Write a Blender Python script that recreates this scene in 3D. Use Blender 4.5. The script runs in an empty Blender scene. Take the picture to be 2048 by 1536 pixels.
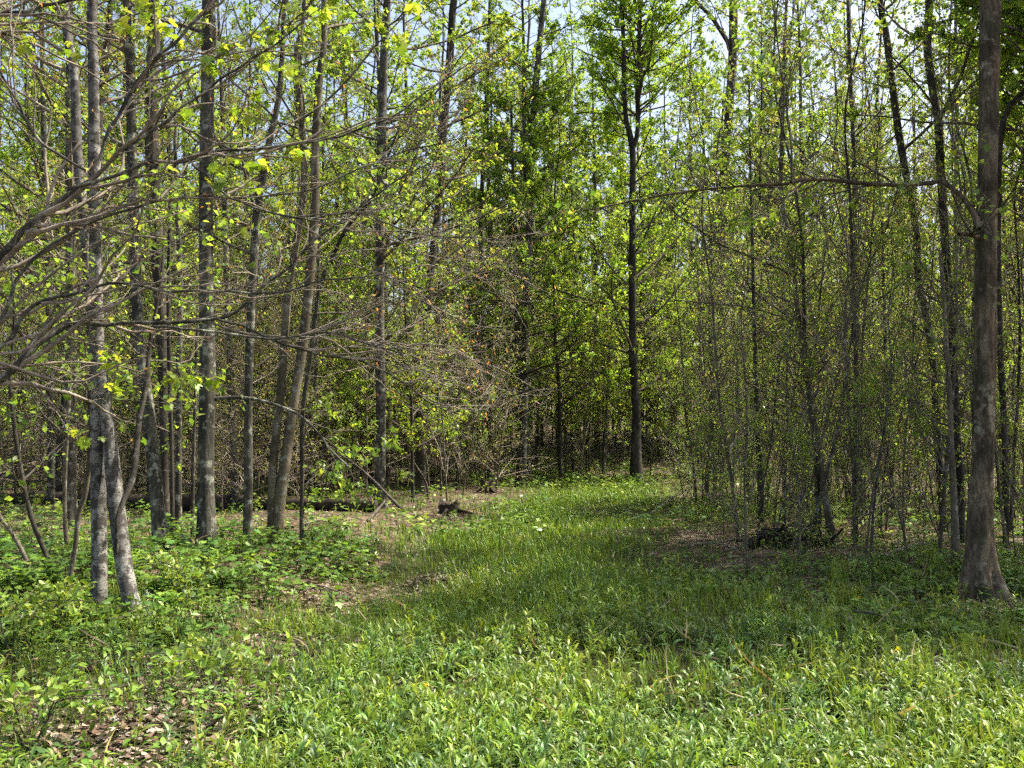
import bpy, math
import numpy as np
from mathutils import Vector

sc = bpy.context.scene
R = np.random.default_rng(11)

# ------------------------------------------------------------------ camera
F = 1900.0                                   # focal length in photo pixels (2048 wide)
PITCH = math.atan(112.0 / F)
CAM_Z = 1.62
cam = bpy.data.cameras.new('camera')
cam.sensor_width = 36.0
cam.lens = 36.0 * F / 2048.0
cam.clip_start = 0.05
cam.clip_end = 2000
cam_ob = bpy.data.objects.new('camera', cam)
sc.collection.objects.link(cam_ob)
cam_ob.location = (0, 0, CAM_Z)
cam_ob.rotation_euler = (math.pi / 2 + PITCH, 0, 0)
sc.camera = cam_ob

# ------------------------------------------------------------------ sky, sun, exposure
SUN_EL, SUN_AZ = math.radians(56), math.radians(68)      # azimuth clockwise from the view direction (+Y)
to_sun = Vector((math.cos(SUN_EL) * math.sin(SUN_AZ), math.cos(SUN_EL) * math.cos(SUN_AZ), math.sin(SUN_EL)))
world = bpy.data.worlds.new('World'); sc.world = world; world.use_nodes = True
wn = world.node_tree
sky = wn.nodes.new('ShaderNodeTexSky'); sky.sky_type = 'NISHITA'; sky.sun_disc = False
sky.sun_elevation = SUN_EL; sky.sun_rotation = SUN_AZ
sky.air_density = 1.0; sky.dust_density = 4.5; sky.ozone_density = 0.7
bg = wn.nodes['Background']; bg.inputs['Strength'].default_value = 0.125
wn.links.new(sky.outputs[0], bg.inputs['Color'])
sun = bpy.data.lights.new('sun', 'SUN'); sun.energy = 5.0; sun.angle = math.radians(0.53); sun.color = (1.0, 0.93, 0.80)
sun_ob = bpy.data.objects.new('sun', sun); sc.collection.objects.link(sun_ob)
sun_ob.rotation_euler = (-to_sun).to_track_quat('-Z', 'Y').to_euler()
sun_ob.location = (20, 0, 30)
sc.view_settings.view_transform = 'Standard'; sc.view_settings.look = 'None'
sc.view_settings.exposure = 1.3; sc.view_settings.gamma = 1.0
sc.render.engine = 'CYCLES'
cy = sc.cycles
cy.max_bounces = 4; cy.diffuse_bounces = 3; cy.glossy_bounces = 1; cy.transmission_bounces = 3; cy.transparent_max_bounces = 4
cy.caustics_reflective = False; cy.caustics_refractive = False
cy.use_adaptive_sampling = True; cy.adaptive_threshold = 0.06; cy.adaptive_min_samples = 24; cy.use_denoising = False; cy.use_light_tree = False

# ------------------------------------------------------------------ geometry helpers
def nrm(a):
    return a / np.maximum(np.linalg.norm(a, axis=-1, keepdims=True), 1e-9)

def sstep(a, b, x):
    t = np.clip((x - a) / (b - a), 0, 1); return t * t * (3 - 2 * t)

def path_center(y):
    return np.interp(y, [3, 8, 10, 14.5, 19, 25, 34, 40], [0.9, 0.7, 0.5, 0.45, 1.1, 2.2, 3.2, 3.4])

def height(x, y):
    x = np.asarray(x, float); y = np.asarray(y, float)
    h = 0.035 * np.sin(x * 1.3 + 0.7 * y) + 0.03 * np.sin(y * 0.9 - x * 0.6 + 1.0) + 0.015 * np.sin(3.1 * x + 1.2) * np.sin(2.7 * y)
    h = h * sstep(0.5, 4, y)
    bank = sstep(-1.4, -3.0, x) * sstep(7.5, 9.5, y) * sstep(17, 12, y)
    h = h + 0.16 * bank
    off = np.abs(x - path_center(y))
    h = h + 0.10 * sstep(1.7, 3.2, off) * sstep(9, 13, y)
    hill = np.maximum(y - 33, 0)
    h = h + 0.075 * hill * sstep(0, 16, hill) + 0.02 * np.maximum(np.abs(x) - 8, 0) * sstep(12, 30, y)
    return h

CP, SP = math.cos(PITCH), math.sin(PITCH)
def ray(px, py):
    u = (px - 1024.0) / F; v = (768.0 - py) / F
    return np.array([u, CP - v * SP, SP + v * CP])
def at(px, py, depth):
    r = ray(px, py)
    return np.array([0, 0, CAM_Z]) + r * (depth / r[1])
def on_ground(px, py):
    r = ray(px, py); lo, hi = 2.0, 120.0
    t = 2.0
    while t < 120:
        p = np.array([0, 0, CAM_Z]) + r * t
        if p[2] < height(p[0], p[1]): break
        t += 0.05
    p[2] = height(p[0], p[1])
    return p
def project(p):
    d = np.asarray(p) - np.array([0, 0, CAM_Z])
    zc = d[1] * CP + d[2] * SP; yc = -d[1] * SP + d[2] * CP
    return 1024 + F * d[0] / zc, 768 - F * yc / zc

class Geo:
    def __init__(s):
        s.v = []; s.q = []; s.t = []; s.c = []; s.n = 0
    def add(s, v, quads=None, tris=None, col=None):
        v = np.asarray(v, np.float32).reshape(-1, 3)
        if quads is not None and len(quads): s.q.append(np.asarray(quads, np.int64).reshape(-1, 4) + s.n)
        if tris is not None and len(tris): s.t.append(np.asarray(tris, np.int64).reshape(-1, 3) + s.n)
        if col is None: col = np.ones((len(v), 3), np.float32) * 0.2
        s.c.append(np.broadcast_to(np.asarray(col, np.float32), (len(v), 3)))
        s.v.append(v); s.n += len(v)
    def mesh(s, name, mat, smooth=True, off=(0, 0, 0)):
        me = bpy.data.meshes.new(name)
        v = np.concatenate(s.v) - np.asarray(off, np.float32)
        q = np.concatenate(s.q) if s.q else np.zeros((0, 4), np.int64)
        t = np.concatenate(s.t) if s.t else np.zeros((0, 3), np.int64)
        me.vertices.add(len(v)); me.vertices.foreach_set('co', v.astype(np.float32).ravel())
        me.loops.add(len(q) * 4 + len(t) * 3)
        me.loops.foreach_set('vertex_index', np.concatenate([q.ravel(), t.ravel()]).astype(np.int32))
        me.polygons.add(len(q) + len(t))
        st = np.concatenate([np.arange(len(q)) * 4, len(q) * 4 + np.arange(len(t)) * 3]).astype(np.int32)
        me.polygons.foreach_set('loop_start', st)
        me.polygons.foreach_set('use_smooth', np.full(len(q) + len(t), smooth))
        a = me.color_attributes.new('col', 'FLOAT_COLOR', 'POINT')
        c = np.concatenate(s.c); c4 = np.ones((len(c), 4), np.float32); c4[:, :3] = c
        a.data.foreach_set('color', c4.ravel())
        me.update(calc_edges=True)
        me.materials.append(mat)
        return me

def tubes(g, P, Rr, S, col=None):
    """M tubes at once: P (M,N,3), Rr (M,N)."""
    M, N = P.shape[:2]
    T = nrm(np.gradient(P, axis=1))
    D = nrm(P[:, -1] - P[:, 0])
    ax = np.where((np.abs(D[:, 2]) > 0.8)[:, None], np.array([1., 0.13, 0]), np.array([0, 0.1, 1.]))
    U = nrm(np.cross(T, ax[:, None, :])); V = np.cross(T, U)
    th = np.arange(S) * 2 * np.pi / S
    ring = (U[:, :, None, :] * np.cos(th)[None, None, :, None] + V[:, :, None, :] * np.sin(th)[None, None, :, None])
    X = P[:, :, None, :] + ring * Rr[:, :, None, None]
    i = np.arange(M)[:, None, None] * N * S + np.arange(N - 1)[None, :, None] * S
    k = np.arange(S)[None, None, :]; k2 = (k + 1) % S
    q = np.stack([i + k, i + k2, i + S + k2, i + S + k], -1).reshape(-1, 4)
    c = None
    if col is not None: c = np.repeat(col, N * S, axis=0)
    g.add(X.reshape(-1, 3), quads=q, col=c)

def smooth_path(pts, n):
    """Catmull-Rom through pts (K,D) sampled at n points, even in chord length."""
    p = np.asarray(pts, float); K = len(p)
    p = np.vstack([2 * p[0] - p[1], p, 2 * p[-1] - p[-2]])
    L = np.r_[0, np.cumsum(np.linalg.norm(np.diff(p[1:-1, :3], axis=0), axis=1))]
    s = np.linspace(0, L[-1], n)
    i = np.clip(np.searchsorted(L, s, side='right') - 1, 0, K - 2)
    t = ((s - L[i]) / np.maximum(L[i + 1] - L[i], 1e-9))[:, None]
    a, b, c, d = p[i], p[i + 1], p[i + 2], p[i + 3]
    return 0.5 * ((2 * b) + (-a + c) * t + (2 * a - 5 * b + 4 * c - d) * t * t + (-a + 3 * b - 3 * c + d) * t ** 3)

def vnoise(p, seed=0):
    """cheap smooth 3-D value noise, p (K,3) -> (K,) in -1..1"""
    p = np.asarray(p, float) + seed * 17.31
    i = np.floor(p).astype(np.int64); f = p - i; f = f * f * (3 - 2 * f)
    def h(a, b, c):
        n = (a * 73856093) ^ (b * 19349663) ^ (c * 83492791)
        n = (n ^ (n >> 13)) * 1274126177 & 0x7fffffff
        return (n % 100003) / 50001.5 - 1
    o = 0
    for dx in (0, 1):
        for dy in (0, 1):
            for dz in (0, 1):
                w = (f[:, 0] if dx else 1 - f[:, 0]) * (f[:, 1] if dy else 1 - f[:, 1]) * (f[:, 2] if dz else 1 - f[:, 2])
                o = o + w * h(i[:, 0] + dx, i[:, 1] + dy, i[:, 2] + dz)
    return o

def trunk(g, P, Rr, S=14, flare=0.5, rough=0.06, lobes=5, seed=0, furrow=0.0):
    """one trunk with root flare, swellings and optional furrows"""
    N = len(P)
    T = nrm(np.gradient(P, axis=0))
    U = nrm(np.cross(T, np.array([0.0, 1, 0.05]))); V = np.cross(T, U)
    th = np.arange(S) * 2 * np.pi / S
    up = np.r_[0, np.cumsum(np.linalg.norm(np.diff(P, axis=0), axis=1))]
    rad = np.repeat(Rr[:, None], S, 1)
    fl = np.exp(-np.maximum(up - 0.12, 0) / max(2.2 * Rr[0], 0.05))
    rad = rad * (1 + flare * fl[:, None] * (0.75 + 0.55 * np.cos(lobes * th + seed)[None, :] + 0.25 * np.cos(3 * th + 2 * seed)[None, :]))
    q = np.stack([np.cos(th)[None, :] * 1.4 + 0 * up[:, None], np.sin(th)[None, :] * 1.4 + 0 * up[:, None], up[:, None] * 1.1 + 0 * th[None, :]], -1)
    rad = rad * (1 + rough * vnoise(q.reshape(-1, 3) * 1.3, seed).reshape(N, S))
    if furrow:
        q2 = np.stack([np.cos(th)[None, :] * 5.5 + 0 * up[:, None], np.sin(th)[None, :] * 5.5 + 0 * up[:, None], up[:, None] * 7.0 + 0 * th[None, :]], -1)
        rad = rad * (1 + furrow * (1 - 2 * np.abs(vnoise(q2.reshape(-1, 3), seed + 3).reshape(N, S))))
    X = P[:, None, :] + (U[:, None, :] * np.cos(th)[None, :, None] + V[:, None, :] * np.sin(th)[None, :, None]) * rad[:, :, None]
    i = np.arange(N - 1)[:, None] * S; k = np.arange(S)[None, :]; k2 = (k + 1) % S
    quads = np.stack([i + k, i + k2, i + S + k2, i + S + k], -1).reshape(-1, 4)
    g.add(X.reshape(-1, 3), quads=quads)

def spawn(P, Rr, n, t0, t1, len0, len1, ang, up, N, rmul=0.55, bias=None, biasw=0.0, wob=0.12, rmax=9, rmin=0.0015, taper_len=True):
    """n children per parent polyline; returns child P, R"""
    M, NP = P.shape[:2]
    tt = R.uniform(t0, t1, (M, n)); tt.sort(axis=1)
    f = tt * (NP - 1); i = np.minimum(f.astype(int), NP - 2); w = (f - i)[..., None]
    m = np.arange(M)[:, None]
    pos = P[m, i] * (1 - w) + P[m, i + 1] * w
    tan = nrm(P[m, i + 1] - P[m, i])
    pr = Rr[m, i] * (1 - w[..., 0]) + Rr[m, i + 1] * w[..., 0]
    rnd = R.normal(size=pos.shape); perp = nrm(rnd - tan * (rnd * tan).sum(-1, keepdims=True))
    a = ang + R.normal(0, 0.2, (M, n))[..., None] if np.isscalar(ang) else R.uniform(ang[0], ang[1], (M, n))[..., None]
    d = tan * np.cos(a) + perp * np.sin(a)
    if bias is not None: d = nrm(d + np.asarray(bias) * biasw)
    L = R.uniform(len0, len1, (M, n))
    if taper_len: L = L * (1.15 - 0.65 * (tt - t0) / max(t1 - t0, 1e-6))
    K = M * n
    pos = pos.reshape(K, 3); d = d.reshape(K, 3); L = L.reshape(K); pr = pr.reshape(K)
    pts = [pos]; step = (L / (N - 1))[:, None]
    for j in range(N - 1):
        pts.append(pts[-1] + d * step)
        d = nrm(d + np.array([0, 0, 1.0]) * up / (N - 1) + R.normal(0, wob, (K, 3)))
    C = np.stack(pts, 1)
    r0 = np.clip(np.minimum(pr * rmul, 0.013 * L + 0.0015), rmin, rmax)
    CR = r0[:, None] * np.linspace(1, 0.35, N)[None, :]
    return C, CR

# leaf outlines: x across, y along the midrib (0..1), z lifted at the edges
def tpl_diamond():
    v = np.array([[0, 0, 0], [-.34, .45, .08], [0, 1, -.06], [.34, .45, .08], [0, .5, 0]])
    return v, None, np.array([[0, 4, 1], [1, 4, 2], [0, 3, 4], [3, 2, 4]])
def tpl_far():
    v = np.array([[0, 0, 0], [-.4, .45, .1], [0, 1, -.05], [.4, .45, .1]])
    return v, None, np.array([[0, 2, 1], [0, 3, 2]])
def tpl_lance():
    v = np.array([[0, 0, 0], [-.10, .3, .05], [0, .32, .02], [.10, .3, .05], [-.085, .65, .03], [0, .67, 0], [.085, .65, .03], [0, 1, -.14]])
    v[:, 2] += 0.14 * np.sin(v[:, 1] * 2.4)
    q = np.array([[1, 2, 5, 4], [2, 3, 6, 5]]); t = np.array([[0, 2, 1], [0, 3, 2], [4, 5, 7], [5, 6, 7]])
    return v, q, t
def tpl_ovate():
    v = np.array([[0, 0, 0], [-.24, .28, .06], [0, .3, .0], [.24, .28, .06], [-.2, .62, .03], [0, .64, -.02], [.2, .62, .03], [0, 1, -.12]])
    q = np.array([[1, 2, 5, 4], [2, 3, 6, 5]]); t = np.array([[0, 2, 1], [0, 3, 2], [4, 5, 7], [5, 6, 7]])
    return v, q, t
def tpl_maple():
    half = [(0, 0), (.16, -.06), (.34, .02), (.46, .12), (.34, .24), (.58, .44), (.56, .58), (.34, .52), (.22, .56), (.26, .76), (.12, .82), (0, 1.0)]
    v = []; 
    for x, y in half: v.append((x, y, .12 * abs(x) - .12 * y * y))
    n = len(half)
    for x, y in half[1:-1]: v.append((-x, y, .12 * abs(x) - .12 * y * y))
    c = len(v); v.append((0, .34, .02))
    ringr = list(range(n)) ; ringl = [0] + list(range(n, c)) + [n - 1]
    t = [(ringr[k], ringr[k + 1], c) for k in range(n - 1)] + [(ringl[k + 1], ringl[k], c) for k in range(len(ringl) - 1)]
    return np.array(v), None, np.array(t)
def tpl_blade():
    v = np.array([[-.03, 0, 0], [.03, 0, 0], [-.026, .45, .10], [.026, .45, .10], [-.016, .8, .30], [.016, .8, .30], [0, 1.0, .52]])
    # grown along y, bending towards z
    return v, np.array([[0, 1, 3, 2], [2, 3, 5, 4]]), np.array([[4, 5, 6]])
TPL = dict(diamond=tpl_diamond(), far=tpl_far(), lance=tpl_lance(), ovate=tpl_ovate(), maple=tpl_maple(), blade=tpl_blade())

def leaves(g, pos, axis, normal, size, col, tpl, width=1.0):
    v, q, t = TPL[tpl]
    K = len(pos)
    if K == 0: return
    Y = nrm(axis); X = nrm(np.cross(Y, normal)); Z = np.cross(X, Y)
    size = np.broadcast_to(size, (K,))
    W = np.broadcast_to(width, (K,))
    X_ = pos[:, None, :] + size[:, None, None] * (v[None, :, 0:1] * X[:, None, :] * W[:, None, None] + v[None, :, 1:2] * Y[:, None, :] + v[None, :, 2:3] * Z[:, None, :])
    nv = len(v); o = (np.arange(K) * nv)[:, None, None]
    g.add(X_.reshape(-1, 3), quads=None if q is None else (q[None] + o).reshape(-1, 4), tris=None if t is None else (t[None] + o).reshape(-1, 3), col=np.repeat(col, nv, axis=0))

def palette(K, cols, w=None, jit=0.18):
    cols = np.asarray(cols, float)
    w = None if w is None else np.asarray(w, float) / np.sum(w)
    c = cols[R.choice(len(cols), K, p=w)]
    return c * (1 + R.normal(0, jit, (K, 1))).clip(0.5, 1.6) * (1 + R.normal(0, 0.06, (K, 3)))

def leaf_spray(g, P, n, size, cols, w=None, tpl='diamond', droop=0.5, t0=0.25, clump=None):
    """n leaves on every twig polyline P (M,N,3)"""
    M, N = P.shape[:2]
    if clump is not None:                       # light and dark clumps: whole twigs without leaves
        keep = R.random(M) < clump; P = P[keep]; M = len(P)
        if M == 0: return
    nc = max(1, int(round(n / 5)))                                # leaves hang in tufts at a few nodes of the twig
    nodes = np.concatenate([R.uniform(t0, 1.0, (M, nc)), np.ones((M, 1))], 1)
    tt = np.clip(np.take_along_axis(nodes, R.integers(0, nc + 1, (M, n)), 1) + R.normal(0, .02, (M, n)), t0, 1.0); f = tt * (N - 1); i = np.minimum(f.astype(int), N - 2); ww = (f - i)[..., None]
    m = np.arange(M)[:, None]
    pos = (P[m, i] * (1 - ww) + P[m, i + 1] * ww).reshape(-1, 3); tan = nrm(P[m, i + 1] - P[m, i]).reshape(-1, 3)
    K = M * n
    ax = nrm(tan * 0.6 + R.normal(0, 0.6, (K, 3)) - np.array([0, 0, droop]))
    nm = nrm(R.normal(0, 0.55, (K, 3)) + np.array([0, 0, 1.0]))
    pos = pos + R.normal(0, size * 0.42, (K, 3))
    leaves(g, pos, ax, nm, size * R.uniform(0.45, 1.35, K), palette(K, cols, w), tpl)

# ------------------------------------------------------------------ object helpers
COL = sc.collection
def tag(o, label=None, cat=None, group=None, kind=None):
    if label: o['label'] = label
    if cat: o['category'] = cat
    if group: o['group'] = group
    if kind: o['kind'] = kind
    return o
def empty(name, loc, rz=0.0, s=1.0, tilt=(0, 0)):
    o = bpy.data.objects.new(name, None); COL.objects.link(o)
    o.location = tuple(loc); o.rotation_euler = (tilt[0], tilt[1], rz); o.scale = (s, s, s)
    o.empty_display_size = 0.2
    return o
def put(name, me, parent=None):
    o = bpy.data.objects.new(name, me); COL.objects.link(o)
    if parent is not None: o.parent = parent
    return o

# ------------------------------------------------------------------ materials
def newmat(name):
    m = bpy.data.materials.new(name); m.use_nodes = True
    nt = m.node_tree; return m, nt, nt.nodes['Principled BSDF'], nt.nodes['Material Output']
def node(nt, typ, **kw):
    n = nt.nodes.new(typ)
    for k, v in kw.items(): setattr(n, k, v)
    return n
def mixc(nt, fac, a, b, mode='MIX'):
    n = node(nt, 'ShaderNodeMix', data_type='RGBA', blend_type=mode)
    for s, v in ((0, fac), (6, a), (7, b)):
        if hasattr(v, 'links') or hasattr(v, 'is_linked'): nt.links.new(v, n.inputs[s])
        elif s == 0: n.inputs[0].default_value = v
        else: n.inputs[s].default_value = (*v, 1)
    return n.outputs[2]
def ramp(nt, src, stops):
    n = node(nt, 'ShaderNodeValToRGB'); nt.links.new(src, n.inputs[0])
    e = n.color_ramp.elements
    while len(e) < len(stops): e.new(0.5)
    for el, (p, c) in zip(e, stops):
        el.position = p; el.color = (*c, 1) if not np.isscalar(c) else (c, c, c, 1)
    return n.outputs[0]
def coords(nt, scale, rand=True):
    tc = node(nt, 'ShaderNodeTexCoord'); mp = node(nt, 'ShaderNodeMapping')
    mp.inputs['Scale'].default_value = scale
    nt.links.new(tc.outputs['Object'], mp.inputs[0])
    if rand:
        oi = node(nt, 'ShaderNodeObjectInfo'); ml = node(nt, 'ShaderNodeMath', operation='MULTIPLY'); ml.inputs[1].default_value = 37.0
        nt.links.new(oi.outputs['Random'], ml.inputs[0]); nt.links.new(ml.outputs[0], mp.inputs['Location'])
    return mp.outputs[0]
def noise(nt, vec, scale, detail=4, rough=0.55):
    n = node(nt, 'ShaderNodeTexNoise'); n.inputs['Scale'].default_value = scale; n.inputs['Detail'].default_value = detail; n.inputs['Roughness'].default_value = rough
    nt.links.new(vec, n.inputs['Vector']); return n.outputs[0]

def leaf_material(name, trans=0.6, rough=0.42, gain=1.0, spec=0.4):
    m, nt, p, out = newmat(name)
    at_ = node(nt, 'ShaderNodeAttribute', attribute_name='col')
    c = at_.outputs['Color']
    if gain != 1.0: c = mixc(nt, 1.0, c, (gain,) * 3, 'MULTIPLY')
    nt.links.new(c, p.inputs['Base Color'])
    p.inputs['Roughness'].default_value = rough; p.inputs['Specular IOR Level'].default_value = spec
    tr = node(nt, 'ShaderNodeBsdfTranslucent')
    tc = mixc(nt, 1.0, c, (1.45, 1.35, 0.68), 'MULTIPLY'); nt.links.new(tc, tr.inputs['Color'])
    mx = node(nt, 'ShaderNodeMixShader'); mx.inputs[0].default_value = trans
    nt.links.new(p.outputs[0], mx.inputs[1]); nt.links.new(tr.outputs[0], mx.inputs[2]); nt.links.new(mx.outputs[0], out.inputs['Surface'])
    return m
def bark_material(name, c1, c2, lichen=None, lich_lo=0.55, sc_=9.0, stretch=0.18, bump=0.6, spots=None, moss=False):
    m, nt, p, out = newmat(name)
    v = coords(nt, (1, 1, stretch)); vi = coords(nt, (1, 1, 1))
    n1 = noise(nt, v, sc_ * 4, 6, 0.65)
    base = ramp(nt, n1, [(0.32, c1), (0.68, c2)])
    mo = noise(nt, coords(nt, (1, 1, .45)), 3.2, 5, 0.6)
    base = mixc(nt, ramp(nt, mo, [(0.42, 0.75), (0.60, 0.0)]), base, tuple(0.55 * q for q in c1))
    if lichen is not None:
        l = noise(nt, vi, sc_ * 0.9, 5, 0.62)
        f = ramp(nt, l, [(lich_lo, 0.0), (lich_lo + 0.09, 0.85)])
        base = mixc(nt, f, base, lichen)
    if spots is not None:
        l = noise(nt, coords(nt, (1, 1, 2.2)), sc_ * 1.7, 4, 0.6)
        f = ramp(nt, l, [(0.56, 0.0), (0.62, 0.9)])
        base = mixc(nt, f, base, spots)
    if moss:
        l = noise(nt, vi, 3.0, 4, 0.6); f = ramp(nt, l, [(0.55, 0.0), (0.7, 0.5)]); base = mixc(nt, f, base, (0.045, 0.06, 0.02))
    nt.links.new(base, p.inputs['Base Color'])
    p.inputs['Roughness'].default_value = 0.9; p.inputs['Specular IOR Level'].default_value = 0.2
    b = node(nt, 'ShaderNodeBump'); b.inputs['Strength'].default_value = bump; b.inputs['Distance'].default_value = 0.02
    n2 = noise(nt, v, sc_ * 5.5, 5, 0.7); nt.links.new(n2, b.inputs['Height']); nt.links.new(b.outputs[0], p.inputs['Normal'])
    return m

M_GREY = bark_material('bark_grey', (0.036, 0.033, 0.025), (0.145, 0.135, 0.105), lichen=(0.28, 0.285, 0.225), lich_lo=0.54)
M_BEECH = bark_material('bark_smooth_grey', (0.085, 0.07, 0.046), (0.235, 0.195, 0.135), lichen=(0.29, 0.29, 0.25), lich_lo=0.57, stretch=0.6, bump=0.25)
M_DARK = bark_material('bark_dark', (0.03, 0.026, 0.02), (0.105, 0.092, 0.073), lichen=(0.18, 0.18, 0.15), lich_lo=0.60)
M_FURROW = bark_material('bark_furrowed', (0.046, 0.033, 0.020), (0.29, 0.22, 0.14), lichen=(0.30, 0.265, 0.185), lich_lo=0.58, sc_=7, stretch=0.22, bump=1.0, moss=True)
M_BIRCH = bark_material('bark_white_mottled', (0.12, 0.115, 0.10), (0.42, 0.40, 0.36), lichen=(0.04, 0.035, 0.03), lich_lo=0.46, sc_=13, stretch=3.5, bump=0.35, spots=(0.05, 0.043, 0.036))
M_TWIG = bark_material('bark_twig', (0.08, 0.066, 0.05), (0.21, 0.18, 0.14), sc_=6, stretch=1, bump=0.1)
M_PALETWIG = bark_material('bark_pale_twig', (0.165, 0.135, 0.10), (0.39, 0.33, 0.26), sc_=6, stretch=1, bump=0.1)
M_LOG = bark_material('rotting_wood', (0.022, 0.017, 0.012), (0.11, 0.085, 0.062), sc_=6, stretch=1, bump=0.9, moss=True)
M_DEADWOOD = bark_material('dead_branch_wood', (0.06, 0.05, 0.04), (0.17, 0.145, 0.115), sc_=6, stretch=1, bump=0.4)
M_LEAF = leaf_material('spring_leaf')
M_HERB = leaf_material('herb_leaf', trans=0.32, rough=0.42, spec=0.36)
M_DRY = leaf_material('dry_leaf', trans=0.12, rough=0.75, spec=0.15)

FRESH = [(0.20, 0.295, 0.05), (0.15, 0.25, 0.04), (0.26, 0.335, 0.065), (0.11, 0.20, 0.032)]
LIME = [(0.22, 0.32, 0.04), (0.17, 0.28, 0.035), (0.28, 0.34, 0.045)]
BRIGHT = [(0.23, 0.36, 0.04), (0.18, 0.31, 0.03), (0.29, 0.40, 0.05)]
YELLOW = [(0.29, 0.32, 0.05), (0.23, 0.29, 0.045), (0.33, 0.34, 0.06), (0.17, 0.24, 0.04)]
TWIGGY = [(0.20, 0.27, 0.055), (0.25, 0.29, 0.07), (0.20, 0.165, 0.10), (0.16, 0.13, 0.08), (0.15, 0.21, 0.05)]

# ------------------------------------------------------------------ ground and path
def ground_material():
    m, nt, p, out = newmat('leaf_litter_ground')
    v = coords(nt, (1, 1, 1), rand=False)
    vo = node(nt, 'ShaderNodeTexVoronoi'); vo.inputs['Scale'].default_value = 14; nt.links.new(v, vo.inputs['Vector'])
    sep = node(nt, 'ShaderNodeSeparateColor'); nt.links.new(vo.outputs['Color'], sep.inputs[0])
    lit = ramp(nt, sep.outputs[0], [(0.0, (0.035, 0.024, 0.016)), (0.45, (0.10, 0.068, 0.045)), (0.8, (0.20, 0.145, 0.10)), (1.0, (0.30, 0.23, 0.17))])
    n1 = noise(nt, v, 1.3, 5, 0.6)
    f = ramp(nt, n1, [(0.40, 0.0), (0.60, 0.75)])
    c = mixc(nt, f, lit, (0.045, 0.034, 0.024))
    n3 = noise(nt, v, 0.5, 4, 0.6); f3 = ramp(nt, n3, [(0.52, 0.0), (0.68, 0.55)])
    c = mixc(nt, f3, c, (0.05, 0.075, 0.022))
    nt.links.new(c, p.inputs['Base Color']); p.inputs['Roughness'].default_value = 0.95; p.inputs['Specular IOR Level'].default_value = 0.1
    b = node(nt, 'ShaderNodeBump'); b.inputs['Strength'].default_value = 0.8; b.inputs['Distance'].default_value = 0.03
    nt.links.new(vo.outputs['Distance'], b.inputs['Height']); nt.links.new(b.outputs[0], p.inputs['Normal'])
    return m
def path_material():
    m, nt, p, out = newmat('mossy_path_soil')
    v = coords(nt, (1, 1, 1), rand=False)
    n1 = noise(nt, v, 9, 6, 0.65)
    c = ramp(nt, n1, [(0.3, (0.02, 0.02, 0.009)), (0.55, (0.038, 0.042, 0.015)), (0.75, (0.08, 0.06, 0.035))])
    nt.links.new(c, p.inputs['Base Color']); p.inputs['Roughness'].default_value = 0.95; p.inputs['Specular IOR Level'].default_value = 0.1
    return m
def sheet(name, X, Y, Z, mat):
    n, m = X.shape
    g = Geo(); i = np.arange(n - 1)[:, None] * m + np.arange(m - 1)[None, :]
    g.add(np.stack([X, Y, Z], -1), quads=np.stack([i, i + 1, i + m + 1, i + m], -1))
    return tag(put(name, g.mesh(name, mat)), kind='structure')
def graded(a, b, n, p=2.0):
    t = np.linspace(-1, 1, n); return np.sign(t) * np.abs(t) ** p * (b - a) / 2 + (a + b) / 2
ys = np.r_[np.linspace(-30, 2, 17)[:-1], np.linspace(2, 40, 121)[:-1], np.linspace(40, 110, 60)[:-1], np.linspace(110, 700, 20)]
xs = np.r_[np.linspace(-600, -30, 15)[:-1], np.linspace(-30, 30, 121)[:-1], np.linspace(30, 600, 15)]
X, Y = np.meshgrid(xs, ys)
hill_cap = np.minimum(Y, 120)
Z = height(np.clip(X, -60, 60), hill_cap)
tag(sheet('ground', X, Y, Z, ground_material()), 'forest floor covered in brown leaf litter', None)
yy = np.linspace(2.2, 38, 180); ww = np.linspace(-1, 1, 15)
half = np.interp(yy, [2, 8, 10, 14.5, 25, 38], [2.9, 2.5, 2.1, 1.85, 1.75, 1.5])
PX = path_center(yy)[:, None] + ww[None, :] * (half * (1 + 0.12 * np.sin(yy * 1.7) + 0.08 * np.sin(yy * 3.9 + 1)))[:, None]; PY = np.repeat(yy[:, None], 15, 1)
tag(sheet('path', PX, PY, height(PX, PY) + 0.006, path_material()), 'grassy woodland path leading into the forest', None)

# ------------------------------------------------------------------ tree building
def world_stem(pts, depth, drift=(0, 0), n=60, top=None, sink=0.25, limb=False):
    """pixel polyline (px, py, width px) -> 3-D points and radii; optional extension to height top"""
    out = []
    y0, y1 = pts[0][1], pts[-1][1]
    for j, (px, py, w) in enumerate(pts):
        k = j / (len(pts) - 1) if limb else 0 if y0 == y1 else (y0 - py) / max(y0 - y1, 1)
        d = depth + drift[0] * k + drift[1] * math.sin(k * 5)
        p = at(px, py, d); out.append((*p, 0.5 * w * d / F))
    out = np.array(out)
    if top is not None and out[-1, 2] < top:
        d = out[-1, :3] - out[-2, :3]; d = d / np.linalg.norm(d); d = nrm(d + np.array([0, 0, 0.8])); L = top - out[-1, 2]
        r = out[-1, 3]
        for k in (0.33, 0.66, 1.0):
            out = np.vstack([out, np.r_[out[-1, :3] + d * L / 3 + R.normal(0, 0.12, 3) * [1, 1, 0], r * (1 - 0.8 * k)]])
    s = smooth_path(out, n)
    P, Rr = s[:, :3], np.maximum(s[:, 3], 0.003)
    if sink:
        P = np.vstack([P[0] - [0, 0, sink], P]); Rr = np.r_[Rr[0], Rr]
    return P, Rr

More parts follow.
